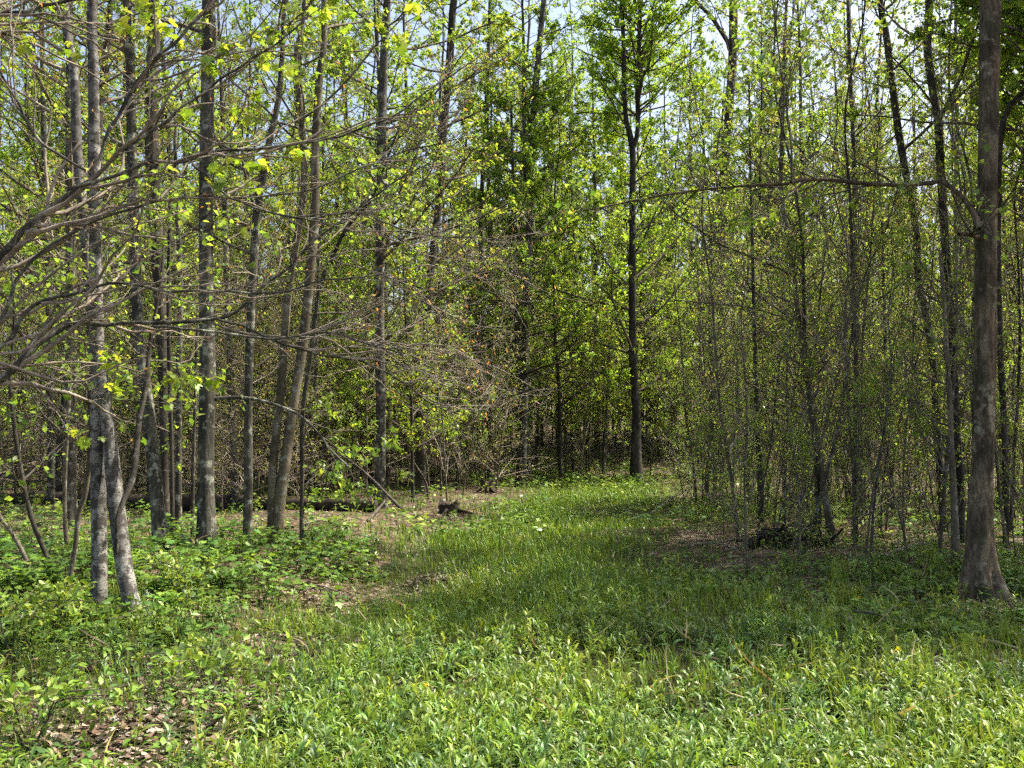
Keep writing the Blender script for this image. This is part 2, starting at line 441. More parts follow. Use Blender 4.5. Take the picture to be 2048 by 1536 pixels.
LAND = []      # landmarks for the labels of the trees behind
def main_tree(name, label, stems, mat, height_to=15.0, flare=0.35, S=14, rough=0.07, furrow=0, drift=(0, 0), depth=None, lobes=5,
              crown=None, limbs=(), cat='tree', group=None, twig=None, land=None, rings=60):
    b = on_ground(stems[0][0][0], stems[0][0][1]) if depth is None else at(stems[0][0][0], stems[0][0][1], depth)
    d = b[1]
    root = tag(empty(name, b), label, cat, group)
    if land: LAND.append((stems[0][min(2, len(stems[0]) - 1)][0], land))
    axes = []
    for k, st in enumerate(stems):
        P, Rr = world_stem(st, d, drift=(drift[0], drift[1]), top=height_to if st[-1][1] <= 60 else None, n=rings, sink=0.3 if k == 0 or st[0][1] > 1000 else 0.0)
        g = Geo(); trunk(g, P, Rr, S=S if k == 0 else max(8, S - 4), flare=flare if (k == 0) else (0.15 if st[0][1] > 1000 else 0), rough=rough, seed=k + len(name) + int(b[0] * 7), furrow=furrow, lobes=lobes)
        put('trunk' if k == 0 else 'stem', g.mesh('trunk', mat if k == 0 or mat is not M_BIRCH else M_DARK, off=b), root)
        axes.append((P, Rr))
    extra = []
    for lm in limbs:
        lmp, dd = lm
        P, Rr = world_stem(lmp, d, drift=(dd, 0), n=40, sink=0, limb=True)
        g = Geo(); trunk(g, P, Rr, S=8, flare=0.0, rough=0.12, seed=int(lmp[0][1]))
        put('limb', g.mesh('limb', mat, off=b), root)
        extra.append((P, Rr))
    if crown:
        c = dict(n=26, t=(0.3, 1.0), L=(0.8, 2.2), ang=(0.9, 1.35), up=0.5, n2=7, L2=(0.25, 0.7), leaf=8, size=0.075, cols=FRESH, w=None, tpl='diamond', droop=0.5, clump=0.8)
        c.update(crown)
        gw, gl = Geo(), Geo()
        P3s = []
        for (P, Rr) in axes:
            Pn = P[None]; Rn = Rr[None]
            P1, R1 = spawn(Pn, Rn, c['n'], c['t'][0], c['t'][1], c['L'][0], c['L'][1], c['ang'], c['up'], 7)
            tubes(gw, P1, R1, 4)
            P2, R2 = spawn(P1, R1, c['n2'], 0.2, 1.0, c['L2'][0], c['L2'][1], (0.5, 1.0), 0.25, 4)
            tubes(gw, P2, R2, 3); P3s.append(P2)
        for (P, Rr) in extra:
            P1, R1 = spawn(P[None], Rr[None], max(1, int(c.get('nl', 14) * min(1, np.linalg.norm(P[-1] - P[0]) / 3.5))), 0.25, 1.0, c['L'][0] * .35, c['L'][1] * .5, (0.5, 1.1), 0.3, 6); tubes(gw, P1, R1, 4)
            P2, R2 = spawn(P1, R1, 5, 0.2, 1.0, c['L2'][0], c['L2'][1], (0.5, 1.0), 0.25, 4); tubes(gw, P2, R2, 3); P3s.append(P2)
        cr = put('crown', gw.mesh('crown', twig or M_TWIG, off=b), root)
        if c['leaf']:
            for P2 in P3s: leaf_spray(gl, P2, c['leaf'], c['size'], c['cols'], c['w'], c['tpl'], c['droop'], clump=c['clump'])
            put('foliage', gl.mesh('foliage', M_LEAF, off=b), cr)
    return root

# --- left group
main_tree('birch_tree', 'mottled white birch trunk, straight one of the pair at the front, upright to the top',
    [[(198, 1232, 31), (199, 1150, 30), (197, 1000, 30), (196, 850, 28), (194, 700, 27), (192, 560, 25), (189, 300, 22), (186, 100, 21), (185, 0, 20)]],
    M_BIRCH, 14, S=18, flare=.2, drift=(0.3, 0.1), crown=dict(n=16, t=(0.55, 1), leaf=6, size=0.07), land='the straight front birch')
main_tree('birch_tree', 'mottled white birch leaning behind its straight neighbour, forked low into a thin dark stem',
    [[(273, 1246, 34), (253, 1164, 33), (240, 1073, 33), (227, 959, 31), (217, 860, 27), (208, 790, 25), (195, 690, 22), (178, 560, 20), (165, 410, 19), (153, 280, 20), (149, 150, 18), (128, 0, 18)],
     [(234, 1035, 7), (246, 1004, 11), (258, 975, 12), (269, 936, 12), (278, 845, 11), (292, 768, 10), (300, 690, 8), (322, 560, 6), (330, 450, 4)]],
    M_BIRCH, 14, S=18, flare=.2, drift=(0.9, 0.1), crown=dict(n=16, t=(0.5, 1), leaf=6, size=0.07), land='the forked front birch')
main_tree('maple_tree', 'grey trunk curving left as it rises behind the two front birches',
    [[(322, 1100, 30), (316, 1030, 27), (310, 959, 26), (296, 822, 25), (283, 708, 22), (273, 600, 21), (267, 410, 21), (262, 228, 19), (260, 114, 18), (255, 0, 17)]],
    M_GREY, 15, drift=(0.4, .1), crown=dict(n=28, t=(0.35, 1), leaf=16), land='the curving grey trunk')
main_tree('maple_tree', 'broader dark trunk crowded right behind the curving grey trunk',
    [[(336, 1076, 17), (330, 960, 15), (326, 800, 17), (322, 640, 22), (308, 400, 26), (302, 200, 25), (308, 50, 24)]],
    M_DARK, 15, drift=(0.3, .1), crown=dict(n=28, t=(0.35, 1), leaf=16), land='the broad dark trunk')
main_tree('sapling', 'very thin dark upright stem between curving grey trunk and thick central trunk',
    [[(345, 1078, 10), (343, 900, 9), (338, 700, 9), (337, 560, 8), (340, 400, 6)]], M_DARK, 8, S=8, crown=dict(n=12, leaf=6, L=(.4, 1.1)), cat='tree')
main_tree('sapling', 'thin grey upright stem just left of the thick central trunk of the left group',
    [[(356, 1062, 14), (357, 900, 13), (358, 731, 12), (361, 560, 10), (352, 380, 8), (350, 200, 6)]], M_GREY, 10, S=9, crown=dict(n=14, leaf=6, L=(.5, 1.3)), cat='tree')
main_tree('sapling', 'spindly stem beside the small grey stone at the thick trunk foot',
    [[(384, 1078, 8), (386, 950, 8), (390, 800, 6), (394, 640, 5)]], M_GREY, 6, S=8, crown=dict(n=12, leaf=5, L=(.3, .9)), cat='tree')
main_tree('maple_tree', 'thickest grey trunk of the left group, straight with lichen patches',
    [[(415, 1100, 40), (413, 1040, 35), (412, 913, 31), (415, 731, 31), (412, 547, 28), (412, 365, 27), (415, 182, 26), (417, 45, 26), (417, 0, 25)]],
    M_GREY, 17, flare=0.5, S=22, rough=0.09, drift=(.2, .1), crown=dict(n=30, t=(0.4, 1), leaf=16),
    limbs=[([(430, 798, 9), (478, 795, 7), (524, 802, 7), (574, 818, 6), (606, 836, 6), (638, 868, 5), (661, 900, 5), (700, 936, 4)], -0.6)], land='the thickest left trunk')
main_tree('maple_tree', 'slim trunk with a wavy top standing alone right of the thickest left trunk',
    [[(494, 1100, 19), (496, 1000, 18), (497, 913, 18), (497, 777, 17), (501, 640, 16), (506, 547, 16), (515, 410, 16), (529, 342, 14), (540, 273, 13), (556, 205, 12), (565, 100, 10), (570, 0, 9)]],
    M_GREY, 13, drift=(.3, .1), crown=dict(n=28, t=(0.3, 1), leaf=16), land='the slim wavy trunk')
main_tree('maple_tree', 'two grey stems rising in a narrow V from one base',
    [[(551, 1092, 26), (560, 1000, 23), (572, 913, 22), (588, 800, 20), (606, 686, 20), (620, 547, 19), (629, 433, 19), (631, 296, 17), (638, 160, 15), (647, 91, 13), (648, 0, 12)],
     [(543, 1088, 20), (545, 1000, 19), (547, 913, 18), (560, 800, 17), (570, 663, 16), (579, 570, 15), (597, 456, 14), (608, 365, 13), (603, 230, 11), (592, 114, 10), (610, 0, 9)]],
    M_BEECH, 15, drift=(.4, .1), crown=dict(n=26, t=(0.35, 1), leaf=16), land='the V-shaped stems')
main_tree('sapling', 'dark thin stem bending right halfway up beside the V-shaped pair',
    [[(603, 1110, 9), (604, 959, 9), (606, 822, 9), (622, 708, 9), (638, 579, 9), (661, 524, 9), (693, 456, 8), (741, 400, 7), (770, 330, 5), (800, 250, 4)]],
    M_DARK, None, S=8, drift=(-0.3, .1), crown=dict(n=18, t=(0.4, 1), leaf=5, L=(.4, 1.1)), cat='tree')
# far left leaning stems
main_tree('sapling', 'bare stem leaning out of the picture at the far left',
    [[(78, 1182, 10), (48, 1110, 9), (20, 1060, 8), (-2, 1030, 8), (-30, 950, 7), (-50, 850, 6)]], M_TWIG, None, S=8, crown=dict(n=6, leaf=3, L=(.2, .5)), cat='tree')
main_tree('sapling', 'dark crooked stem leaning left near the left edge',
    [[(112, 1168, 11), (90, 1105, 10), (68, 1050, 10), (50, 982, 9), (34, 891, 9), (25, 822, 8), (20, 754, 7), (28, 640, 5), (20, 500, 4)]], M_DARK, None, S=8, crown=dict(n=14, leaf=4, L=(.3, .8)), cat='tree')
main_tree('sapling', 'mossy stem with a sharp kink near its foot, left of the birches',
    [[(157, 1218, 11), (137, 1178, 10), (150, 1096, 10), (157, 1027, 10), (171, 982, 10), (180, 891, 9), (184, 780, 8), (180, 640, 6), (172, 480, 4)]], M_BEECH, None, S=9, crown=dict(n=14, t=(.4, 1), leaf=4, L=(.3, .8)), cat='tree')
main_tree('sapling', 'straight pale stem between the kinked stem and the dark crooked one',
    [[(142, 1136, 9), (132, 1073, 9), (130, 959, 8), (137, 822, 8), (141, 708, 7), (146, 560, 6), (150, 420, 4)]], M_BEECH, None, S=8, crown=dict(n=14, t=(.3, 1), leaf=5, L=(.3, .9)), cat='tree')
main_tree('maple_tree', 'dim grey trunk farther back at the left edge',
    [[(101, 1010, 15), (102, 900, 14), (99, 700, 13), (96, 520, 12), (88, 300, 11), (85, 100, 10), (83, 0, 9)]], M_GREY, 16, crown=dict(n=34, t=(0.2, 1), leaf=26, cols=BRIGHT, size=.09), land='the dim left-edge trunk')
# --- centre
main_tree('maple_tree', 'straight grey trunk standing at the end of the fallen log',
    [[(759, 1016, 25), (760, 960, 22), (762, 822, 20), (759, 640, 20), (759, 547, 20), (762, 365, 19), (764, 228, 18), (769, 91, 17), (775, 0, 16)]],
    M_GREY, 20, flare=0.4, S=16, crown=dict(n=50, t=(0.3, 1), L=(1.3, 3.4), leaf=32, tpl='far', n2=9, size=.085), land='the log-end trunk')
main_tree('maple_tree', 'dark trunk leaning right with height behind the black stump',
    [[(841, 988, 25), (841, 900, 20), (841, 822, 18), (850, 731, 16), (857, 592, 15), (869, 478, 15), (882, 365, 16), (887, 251, 16), (898, 137, 16), (905, 23, 15), (908, 0, 14)]],
    M_DARK, 20, S=14, crown=dict(n=56, t=(0.25, 1), L=(1.3, 3.4), leaf=32, tpl='far', n2=9, size=.09, cols=YELLOW + FRESH), land='the dark leaning trunk')
main_tree('sapling', 'pale thin birch stem behind the black stump',
    [[(919, 966, 7), (919, 822, 7), (923, 754, 8), (935, 663, 8), (938, 520, 7), (935, 380, 5)]], M_BIRCH, None, S=8, crown=dict(n=22, t=(.3, 1), leaf=10, L=(.6, 1.6), size=.08, cols=YELLOW), cat='tree')
main_tree('maple_tree', 'slender dark trunk rising midway between black stump and central forked maple',
    [[(958, 962, 12), (956, 850, 11), (960, 700, 11), (964, 600, 10), (962, 456, 10), (968, 300, 9), (975, 150, 8), (980, 0, 7)]], M_DARK, 18, S=10, crown=dict(n=54, t=(0.2, 1), L=(1.2, 3.0), leaf=32, tpl='far', n2=9, size=.09, cols=FRESH + YELLOW), land='the slender dark trunk')
main_tree('maple_tree', 'trunk with a pale sunlit flank left of where the path disappears',
    [[(1042, 976, 22), (1045, 891, 18), (1049, 800, 15), (1052, 640, 14), (1058, 500, 14), (1061, 400, 13), (1062, 319, 12), (1071, 182, 13), (1083, 46, 12), (1088, 0, 11)],
     [(1047, 860, 11), (1038, 760, 10), (1033, 638, 9), (1031, 500, 8), (1026, 350, 6), (1022, 200, 5)]],
    M_GREY, 20, S=14, crown=dict(n=56, t=(0.2, 1), L=(1.3, 3.4), leaf=36, tpl='far', n2=9, size=.095, cols=BRIGHT + FRESH), land='the sunlit-flanked trunk')
main_tree('maple_tree', 'tall leafy maple forking high up at the far end of the path',
    [[(1272, 972, 26), (1272, 891, 20), (1273, 822, 18), (1266, 731, 16), (1265, 640, 15), (1265, 547, 15), (1265, 410, 13), (1265, 296, 13), (1251, 228, 10), (1247, 91, 9), (1243, 0, 8)],
     [(1265, 300, 10), (1275, 260, 10), (1277, 137, 9), (1281, 0, 8)]],
    M_DARK, 21, S=16, flare=.4, crown=dict(n=74, t=(0.16, 1), L=(1.7, 4.5), leaf=38, tpl='far', size=.10, cols=BRIGHT, up=0.4, n2=9, L2=(.35, .9), clump=.92), land='the forked path-end maple')
main_tree('maple_tree', 'dim far trunk behind the thicket reaching up into open sky',
    [[(1440, 962, 20), (1442, 800, 18), (1445, 600, 17), (1446, 387, 17), (1453, 296, 17), (1465, 114, 18), (1466, 0, 18)]], M_DARK, 22, S=12,
    crown=dict(n=30, t=(0.35, 1), L=(1.3, 3.4), leaf=16, tpl='far', size=.09, cols=FRESH), limbs=[([(1462, 95, 10), (1440, 60, 9), (1420, 30, 8), (1395, 5, 7), (1380, -40, 5)], -1)], land='the dim far trunk')
# --- right
main_tree('maple_tree', 'slim pale tree leaning left out of the thicket with wide crooked limbs',
    [[(1666, 1080, 18), (1649, 982, 14), (1635, 877, 12), (1621, 799, 12), (1617, 754, 12), (1608, 708, 11), (1599, 645, 11), (1589, 556, 10), (1580, 501, 10), (1569, 433, 9), (1562, 365, 9), (1564, 273, 8), (1567, 137, 7), (1571, 46, 6), (1573, 0, 6)]],
    M_BEECH, 10, S=12, flare=.3, drift=(.3, .15), crown=dict(n=26, t=(0.2, 1), L=(.6, 1.7), leaf=7, size=.06, cols=FRESH, clump=.6),
    limbs=[([(1588, 553, 6), (1530, 524, 5), (1439, 488, 4), (1394, 456, 4), (1348, 424, 3), (1300, 370, 2)], -.8),
           ([(1594, 654, 6), (1560, 634, 5), (1498, 615, 4), (1416, 606, 3), (1350, 600, 2)], .5),
           ([(1611, 745, 5), (1640, 700, 4), (1690, 650, 3), (1740, 610, 2)], .4),
           ([(1580, 480, 5), (1620, 440, 4), (1690, 400, 3), (1750, 390, 2)], .3)], land='the slim pale leaning tree')
main_tree('maple_tree', 'big dark furrowed trunk with spreading roots at the right edge of the path',
    [[(1960, 1192, 52), (1959, 1140, 49), (1959, 1096, 46), (1961, 1005, 42), (1965, 891, 40), (1970, 686, 40), (1972, 547, 38), (1975, 365, 37), (1979, 182, 37), (1981, 0, 38)]],
    M_FURROW, 17, S=72, rings=300, flare=1.7, rough=0.09, furrow=0.06, lobes=5, drift=(.1, .05),
    crown=dict(n=16, t=(0.6, 1), L=(1.0, 2.6), leaf=8, size=.085, nl=34, clump=.5),
    limbs=[([(1962, 458, 17), (1946, 425, 12), (1926, 396, 10), (1900, 373, 10), (1884, 362, 9), (1860, 366, 9), (1800, 370, 8), (1720, 366, 8), (1650, 359, 7), (1600, 361, 7), (1570, 368, 6), (1500, 371, 5), (1420, 378, 5), (1330, 390, 5), (1250, 405, 4), (1180, 420, 3)], 0.8),
           ([(1583, 364, 5), (1583, 300, 5), (1575, 230, 4), (1562, 140, 4), (1545, 0, 3)], 0.4),
           ([(1956, 474, 11), (1935, 468, 9), (1917, 468, 7)], -.15)], land='the big furrowed trunk')
main_tree('maple_tree', 'dark trunk bending left, directly left of the big furrowed trunk',
    [[(1922, 1085, 18), (1918, 950, 17), (1911, 822, 16), (1906, 731, 16), (1902, 638, 15), (1895, 547, 15), (1890, 478, 15), (1881, 342, 16), (1877, 251, 16), (1862, 160, 16), (1855, 91, 16), (1858, 0, 15)]],
    M_DARK, 16, S=12, drift=(.3, .1), crown=dict(n=30, t=(0.35, 1), L=(.8, 2.4), leaf=18, size=.08, cols=FRESH), land='the bent dark trunk')
main_tree('maple_tree', 'dark trunk slanting strongly left as it rises, second from the big furrowed trunk',
    [[(1888, 1062, 15), (1880, 940, 14), (1872, 822, 14), (1867, 731, 14), (1854, 638, 14), (1838, 570, 14), (1833, 478, 14), (1824, 410, 13), (1811, 342, 14), (1797, 264, 15), (1781, 137, 14), (1772, 68, 14), (1760, 0, 12)]],
    M_DARK, 16, S=12, drift=(.3, .1), crown=dict(n=30, t=(0.35, 1), L=(.8, 2.4), leaf=18, size=.08, cols=FRESH + YELLOW), land='the slanting dark trunk')
main_tree('sapling', 'sunlit pale trunk standing close beside the big furrowed trunk foot',
    [[(1911, 1136, 20), (1910, 1060, 16), (1908, 1005, 13), (1903, 900, 11), (1898, 780, 10), (1890, 640, 8), (1880, 500, 6)]], M_BEECH, None, S=12, crown=dict(n=18, t=(.3, 1), leaf=7, L=(.5, 1.4), size=.06), cat='tree')
main_tree('maple_tree', 'sturdy dark stem rising from the black brush heap in the thicket',
    [[(1521, 1046, 14), (1520, 936, 12), (1514, 850, 10), (1510, 700, 9), (1505, 500, 7), (1500, 300, 5), (1498, 150, 4)]], M_DARK, 9, S=10, crown=dict(n=26, t=(.2, 1), leaf=8, L=(.5, 1.5), size=.055, cols=TWIGGY), cat='tree')
main_tree('maple_tree', 'slender trunk in the thicket between slim pale tree and slanting dark trunk',
    [[(1722, 1046, 12), (1720, 850, 10), (1713, 638, 9), (1710, 450, 9), (1708, 319, 9), (1700, 137, 8), (1696, 0, 7)]], M_GREY, 15, S=10, crown=dict(n=30, t=(.2, 1), leaf=8, L=(.6, 1.8), size=.07, cols=FRESH), cat='tree', land='the slender thicket trunk')
main_tree('maple_tree', 'dark stem forking up behind the right side of the furrowed trunk',
    [[(2012, 1110, 12), (2010, 900, 12), (1998, 640, 12), (1996, 400, 12), (2001, 273, 12), (2018, 214, 12), (2045, 187, 11), (2080, 120, 10), (2100, 0, 9)]], M_DARK, 15, S=10, crown=dict(n=30, t=(.3, 1), leaf=10, L=(.6, 1.8), size=.08, cols=BRIGHT), cat='tree')

# ------------------------------------------------------------------ overhanging beech whose trunk stands outside the frame at the left
def overhanging():
    d0 = 6.6
    b = at(-330, 1100, d0); b[2] = height(b[0], b[1])
    root = tag(empty('beech_tree', b), 'overhanging bare-twigged tree reaching grey limbs in from the left edge', 'tree')
    gx = Geo()
    P = smooth_path(np.array([(*b - [0, 0, .3], .15), (*(b + [0, 0, .8]), .13), (*at(-320, 700, d0), .12), (*at(-300, 300, d0), .10), (*at(-280, -300, d0), .08), (*at(-250, -1200, d0), .04)]), 40)
    trunk(gx, P[:, :3], P[:, 3], S=14, flare=.4, seed=4); put('trunk', gx.mesh('trunk', M_BEECH, off=b), root)
    limbs = [
        ([(-320, 780, 24), (-150, 640, 19), (0, 520, 17), (46, 465, 16), (91, 433, 16), (137, 383, 14), (191, 346, 11), (251, 292, 9), (319, 251, 8), (387, 196, 7), (456, 150, 6), (560, 80, 5), (650, 10, 4)], 0.9),
        ([(140, 381, 10), (205, 360, 9), (273, 337, 9), (319, 328, 9), (365, 328, 8), (410, 310, 8), (456, 296, 7), (570, 296, 7), (638, 282, 6), (700, 269, 6), (790, 235, 5), (880, 170, 4), (960, 110, 3)], 1.2),
        ([(-320, 900, 24), (-120, 820, 20), (0, 763, 18), (32, 731, 17), (68, 695, 15), (114, 663, 13), (160, 646, 11), (228, 646, 10), (319, 648, 9), (401, 646, 9), (433, 638, 8), (474, 615, 7), (524, 570, 7), (570, 533, 6), (629, 483, 6), (700, 430, 5), (780, 370, 4), (860, 330, 3)], 1.0),
        ([(-310, 830, 20), (-120, 760, 14), (0, 690, 11), (36, 647, 10), (73, 615, 9), (137, 588, 8), (182, 570, 7), (228, 563, 7), (273, 570, 6), (340, 585, 6), (430, 580, 5), (540, 585, 5), (640, 560, 4), (760, 550, 3), (850, 500, 3)], 0.5),
        ([(-300, 200, 14), (-100, 60, 11), (0, 27, 10), (55, 20, 9), (91, 11, 9), (137, 0, 8), (260, -60, 6)], 0.3),
        ([(173, 342, 7), (137, 323, 7), (91, 296, 7), (55, 246, 6), (27, 196, 6), (0, 150, 5), (-40, 60, 4)], -0.4),
        ([(180, 350, 7), (210, 273, 8), (228, 241, 8), (255, 196, 8), (292, 146, 8), (333, 105, 8), (374, 64, 8), (410, 27, 8), (428, 0, 7), (470, -60, 6)], 0.5),
        ([(-320, 980, 22), (-150, 860, 14), (0, 640, 10), (40, 560, 8), (120, 480, 7), (230, 430, 6), (330, 400, 6), (470, 395, 5), (620, 380, 5), (740, 330, 4), (860, 290, 3), (950, 275, 2)], 0.9),
        ([(310, 649, 6), (400, 655, 6), (480, 668, 6), (540, 678, 5), (590, 668, 5), (660, 660, 4), (740, 690, 4), (830, 720, 3)], 0.4),
        ([(440, 634, 6), (560, 680, 5), (650, 712, 5), (720, 722, 5), (790, 755, 4), (850, 800, 4), (905, 826, 3)], 1.2),
        ([(380, 330, 6), (470, 400, 5), (600, 440, 5), (720, 430, 4), (840, 470, 4), (960, 480, 3), (1040, 470, 2)], 1.2),
    ]
    gw, gb = Geo(), Geo(); tips = []
    for lp, dd in limbs:
        pts = [(*at(px, py, d0 + dd * (0.15 + 0.85 * k / (len(lp) - 1))), .5 * w * (d0 + dd * k / len(lp)) / F) for k, (px, py, w) in enumerate(lp)]
        s = smooth_path(np.array(pts), 60)
        P, Rr = s[:, :3], s[:, 3] * .88
        P = P + np.stack([vnoise(P * 3, 5 + i) for i in range(3)], -1) * 0.03 + np.stack([vnoise(P * 8, 9 + i) for i in range(3)], -1) * 0.012
        g = Geo(); trunk(g, P, Rr, S=8, flare=0, rough=.10, seed=3)
        put('limb', g.mesh('limb', M_GREY, off=b), root)
        bias = np.array([0.9, 0.35, 0.12]) if lp[-1][0] > lp[0][0] else np.array([-.3, .2, .7])
        P1, R1 = spawn(P[None], Rr[None], 15, .18, 1, .7, 2.0, (.35, .9), .22, 9, bias=bias, biasw=.55, wob=.21)
        tubes(gw, P1, R1 * 1.4, 5)
        P2, R2 = spawn(P1, R1, 6, .15, 1, .3, .8, (.4, .95), .3, 5, bias=bias, biasw=.25, wob=.24, rmin=.002)
        tubes(gw, P2, R2 * 1.2, 3)
        P3, R3 = spawn(P2, R2, 3, .2, 1, .07, .22, (.4, .9), .3, 3, rmin=.0012); tubes(gw, P3, R3, 3)
        K = len(P3)
        ax = nrm(P3[:, -1] - P3[:, 0] - np.array([0, 0, .3]) + R.normal(0, .3, (K, 3)))
        sel = R.random(K) < .45
        leaves(gb, P3[sel, -1], ax[sel], R.normal(0, 1, (sel.sum(), 3)), R.uniform(.022, .05, sel.sum()), palette(sel.sum(), [(.40, .20, .08), (.30, .13, .055), (.36, .26, .12)]), 'diamond', width=.45)
        tips.append(P2[:, -1])
    cr = put('crown', gw.mesh('crown', M_PALETWIG, off=b), root)
    bo = put('bud_scales', gb.mesh('bud_scales', M_LEAF, off=b), cr); bo['kind'] = 'stuff'
    # single drooping young leaves one can pick apart
    variants = []
    for k in range(6):
        g = Geo(); a = R.uniform(-.25, .25)
        leaves(g, np.zeros((1, 3)), np.array([[0, 1., 0]]), np.array([[a, 0, 1.]]), 1.0, palette(1, YELLOW + LIME + LIME, jit=.15), 'maple', width=R.uniform(.8, 1.05))
        variants.append(g.mesh('leaf', M_LEAF))
    spots = [(100, 30, 6), (385, 40, 7), (250, 60, 5), (690, 90, 5), (530, 130, 6), (455, 110, 9), (500, 90, 7), (540, 75, 7), (330, 60, 6), (300, 30, 6), (350, 95, 6), (420, 140, 8), (510, 205, 6), (560, 155, 6), (600, 160, 6), (640, 45, 7), (660, 15, 6), (590, 30, 6),
             (480, 250, 5), (365, 250, 5), (440, 345, 6), (480, 330, 6), (520, 345, 6), (510, 385, 5), (430, 375, 5), (300, 60, 5), (280, 15, 5), (690, 40, 6), (720, 20, 6), (150, 110, 5), (40, 60, 6), (60, 110, 5), (30, 130, 5),
             (270, 470, 4), (315, 505, 3), (340, 772, 6), (370, 778, 6), (400, 780, 5), (425, 780, 5), (215, 742, 6), (200, 738, 4), (165, 890, 5), (175, 880, 4), (225, 790, 4), (590, 300, 5), (610, 320, 4), (560, 420, 4), (760, 60, 6), (800, 90, 5), (830, 40, 5)]
    for (px, py, n) in spots:
        d = d0 + R.uniform(.1, 1.2)
        c = at(px, py - 16, d)
        # a twiglet that carries the cluster, rising to the branchwork above
        tw = smooth_path(np.array([c + [R.uniform(-.25, -.1), R.uniform(-.05, .1), R.uniform(.05, .25)], c + [-.06, 0, .05], c]), 6)
        g = Geo(); tubes(g, tw[None], np.linspace(.003, .0016, 6)[None], 4); put('twig', g.mesh('twig', M_TWIG, off=b), root)
        for j in range(int(n * 1.4)):
            o = put('leaf', variants[R.integers(6)], root)
            o.location = Vector(c + R.normal(0, .035, 3) - b)
            s = R.uniform(.055, .10)
            o.scale = (s, s, s)
            ax = Vector((R.normal(0, .7), R.normal(0, .7), -R.uniform(.35, 1.0))).normalized()
            o.rotation_euler = ax.to_track_quat('Y', 'Z').to_euler()
overhanging()

# ------------------------------------------------------------------ prototypes for the many trees and saplings behind
def proto_tree(H, r, nb, t0, L, leaf, size, cols, mat, tpl='diamond', n2=7, L2=(.3, .9), clump=.75, lean=.25, up=.5, droop=.5, w=None, S=9, ang=(.8, 1.3), twig=None, nwob=9, tmin=None):
    k = np.linspace(0, 1, nwob)
    pts = np.stack([np.cumsum(R.normal(0, lean / 3, nwob)) * k, np.cumsum(R.normal(0, lean / 3, nwob)) * k, k * H, r * (1 - .85 * k)], -1)
    pts[0, :2] = 0; s = smooth_path(pts, 36); P, Rr = s[:, :3], np.maximum(s[:, 3], .002)
    P = np.vstack([P[0] - [0, 0, .4], P]); Rr = np.r_[Rr[0], Rr]
    g = Geo(); trunk(g, P, Rr, S=S, flare=.3, rough=.08, seed=int(H * 10)); mt = g.mesh('trunk', mat)
    gw, gl = Geo(), Geo()
    P1, R1 = spawn(P[None], Rr[None], nb, t0, .98, L[0], L[1], ang, up, 6); tubes(gw, P1, R1, 4 if r > .05 else 3)
    P2, R2 = spawn(P1, R1, n2, .15, 1, L2[0], L2[1], (.45, 1.0), .25, 4, rmin=tmin or (.0022 if r > .05 else .0016)); tubes(gw, P2, R2, 3)
    leaf_spray(gl, P2, leaf, size, cols, w, tpl, droop, clump=clump)
    return dict(trunk=mt, crown=gw.mesh('crown', twig or M_TWIG), foliage=gl.mesh('foliage', M_LEAF), H=H)
def place(pr, name, loc, label, cat, group, rz=None, s=1.0, tilt=.035):
    root = tag(empty(name, loc, R.uniform(0, 6.28) if rz is None else rz, s, tuple(R.normal(0, tilt, 2))), label, cat, group)
    PENDING.append((root, label, loc))
    put('trunk', pr['trunk'], root); cr = put('crown', pr['crown'], root); put('foliage', pr['foliage'], cr)
    return root

FB = FRESH + BRIGHT
BG = [proto_tree(17, .11, 50, .12, (1.3, 3.4), 30, .074, FB, M_GREY, tpl='far', n2=9),
      proto_tree(19, .14, 50, .16, (1.5, 3.8), 26, .074, FRESH, M_DARK, tpl='far', n2=9),
      proto_tree(15, .085, 44, .10, (1.1, 3.0), 30, .074, YELLOW + FRESH, M_GREY, tpl='far', n2=9),
      proto_tree(18, .12, 54, .15, (1.3, 3.4), 13, .065, TWIGGY, M_GREY, twig=M_PALETWIG, tpl='far', n2=11),
      proto_tree(16, .10, 50, .10, (1.3, 3.2), 34, .074, BRIGHT + FRESH, M_DARK, tpl='far', n2=9),
      proto_tree(20, .17, 46, .25, (1.5, 3.8), 17, .074, YELLOW + TWIGGY, M_DARK, tpl='far', n2=9)]
SAP = [proto_tree(6.5, .022, 32, .05, (.5, 1.4), 5, .05, TWIGGY + FRESH, M_BEECH, n2=8, L2=(.15, .55), clump=.7, lean=.35, S=6, ang=(.5, 1.0), up=.7, twig=M_PALETWIG, tmin=.0024),
       proto_tree(5.2, .016, 30, .04, (.4, 1.2), 6, .05, FRESH + TWIGGY, M_GREY, n2=8, L2=(.15, .5), clump=.7, lean=.38, S=6, ang=(.5, 1.0), up=.7),
       proto_tree(7.8, .03, 36, .06, (.5, 1.6), 5, .055, FRESH + YELLOW, M_BEECH, n2=8, L2=(.15, .55), clump=.65, lean=.4, S=6, ang=(.5, 1.0), up=.7, twig=M_PALETWIG, tmin=.0024),
       proto_tree(4.0, .012, 24, .03, (.3, .9), 7, .05, FRESH, M_TWIG, n2=6, L2=(.12, .4), clump=.75, lean=.3, S=6, ang=(.5, 1.0), up=.7),
       proto_tree(9.0, .04, 40, .15, (.6, 1.9), 5, .055, TWIGGY + FRESH, M_GREY, n2=8, L2=(.2, .6), clump=.6, lean=.5, S=7, ang=(.5, 1.1), up=.6, twig=M_PALETWIG, tmin=.0024),
       proto_tree(7.0, .02, 30, .06, (.5, 1.5), 2, .05, TWIGGY, M_BEECH, n2=8, L2=(.15, .6), clump=.5, lean=.45, S=6, ang=(.4, .9), up=.6, twig=M_PALETWIG, tmin=.0024)]
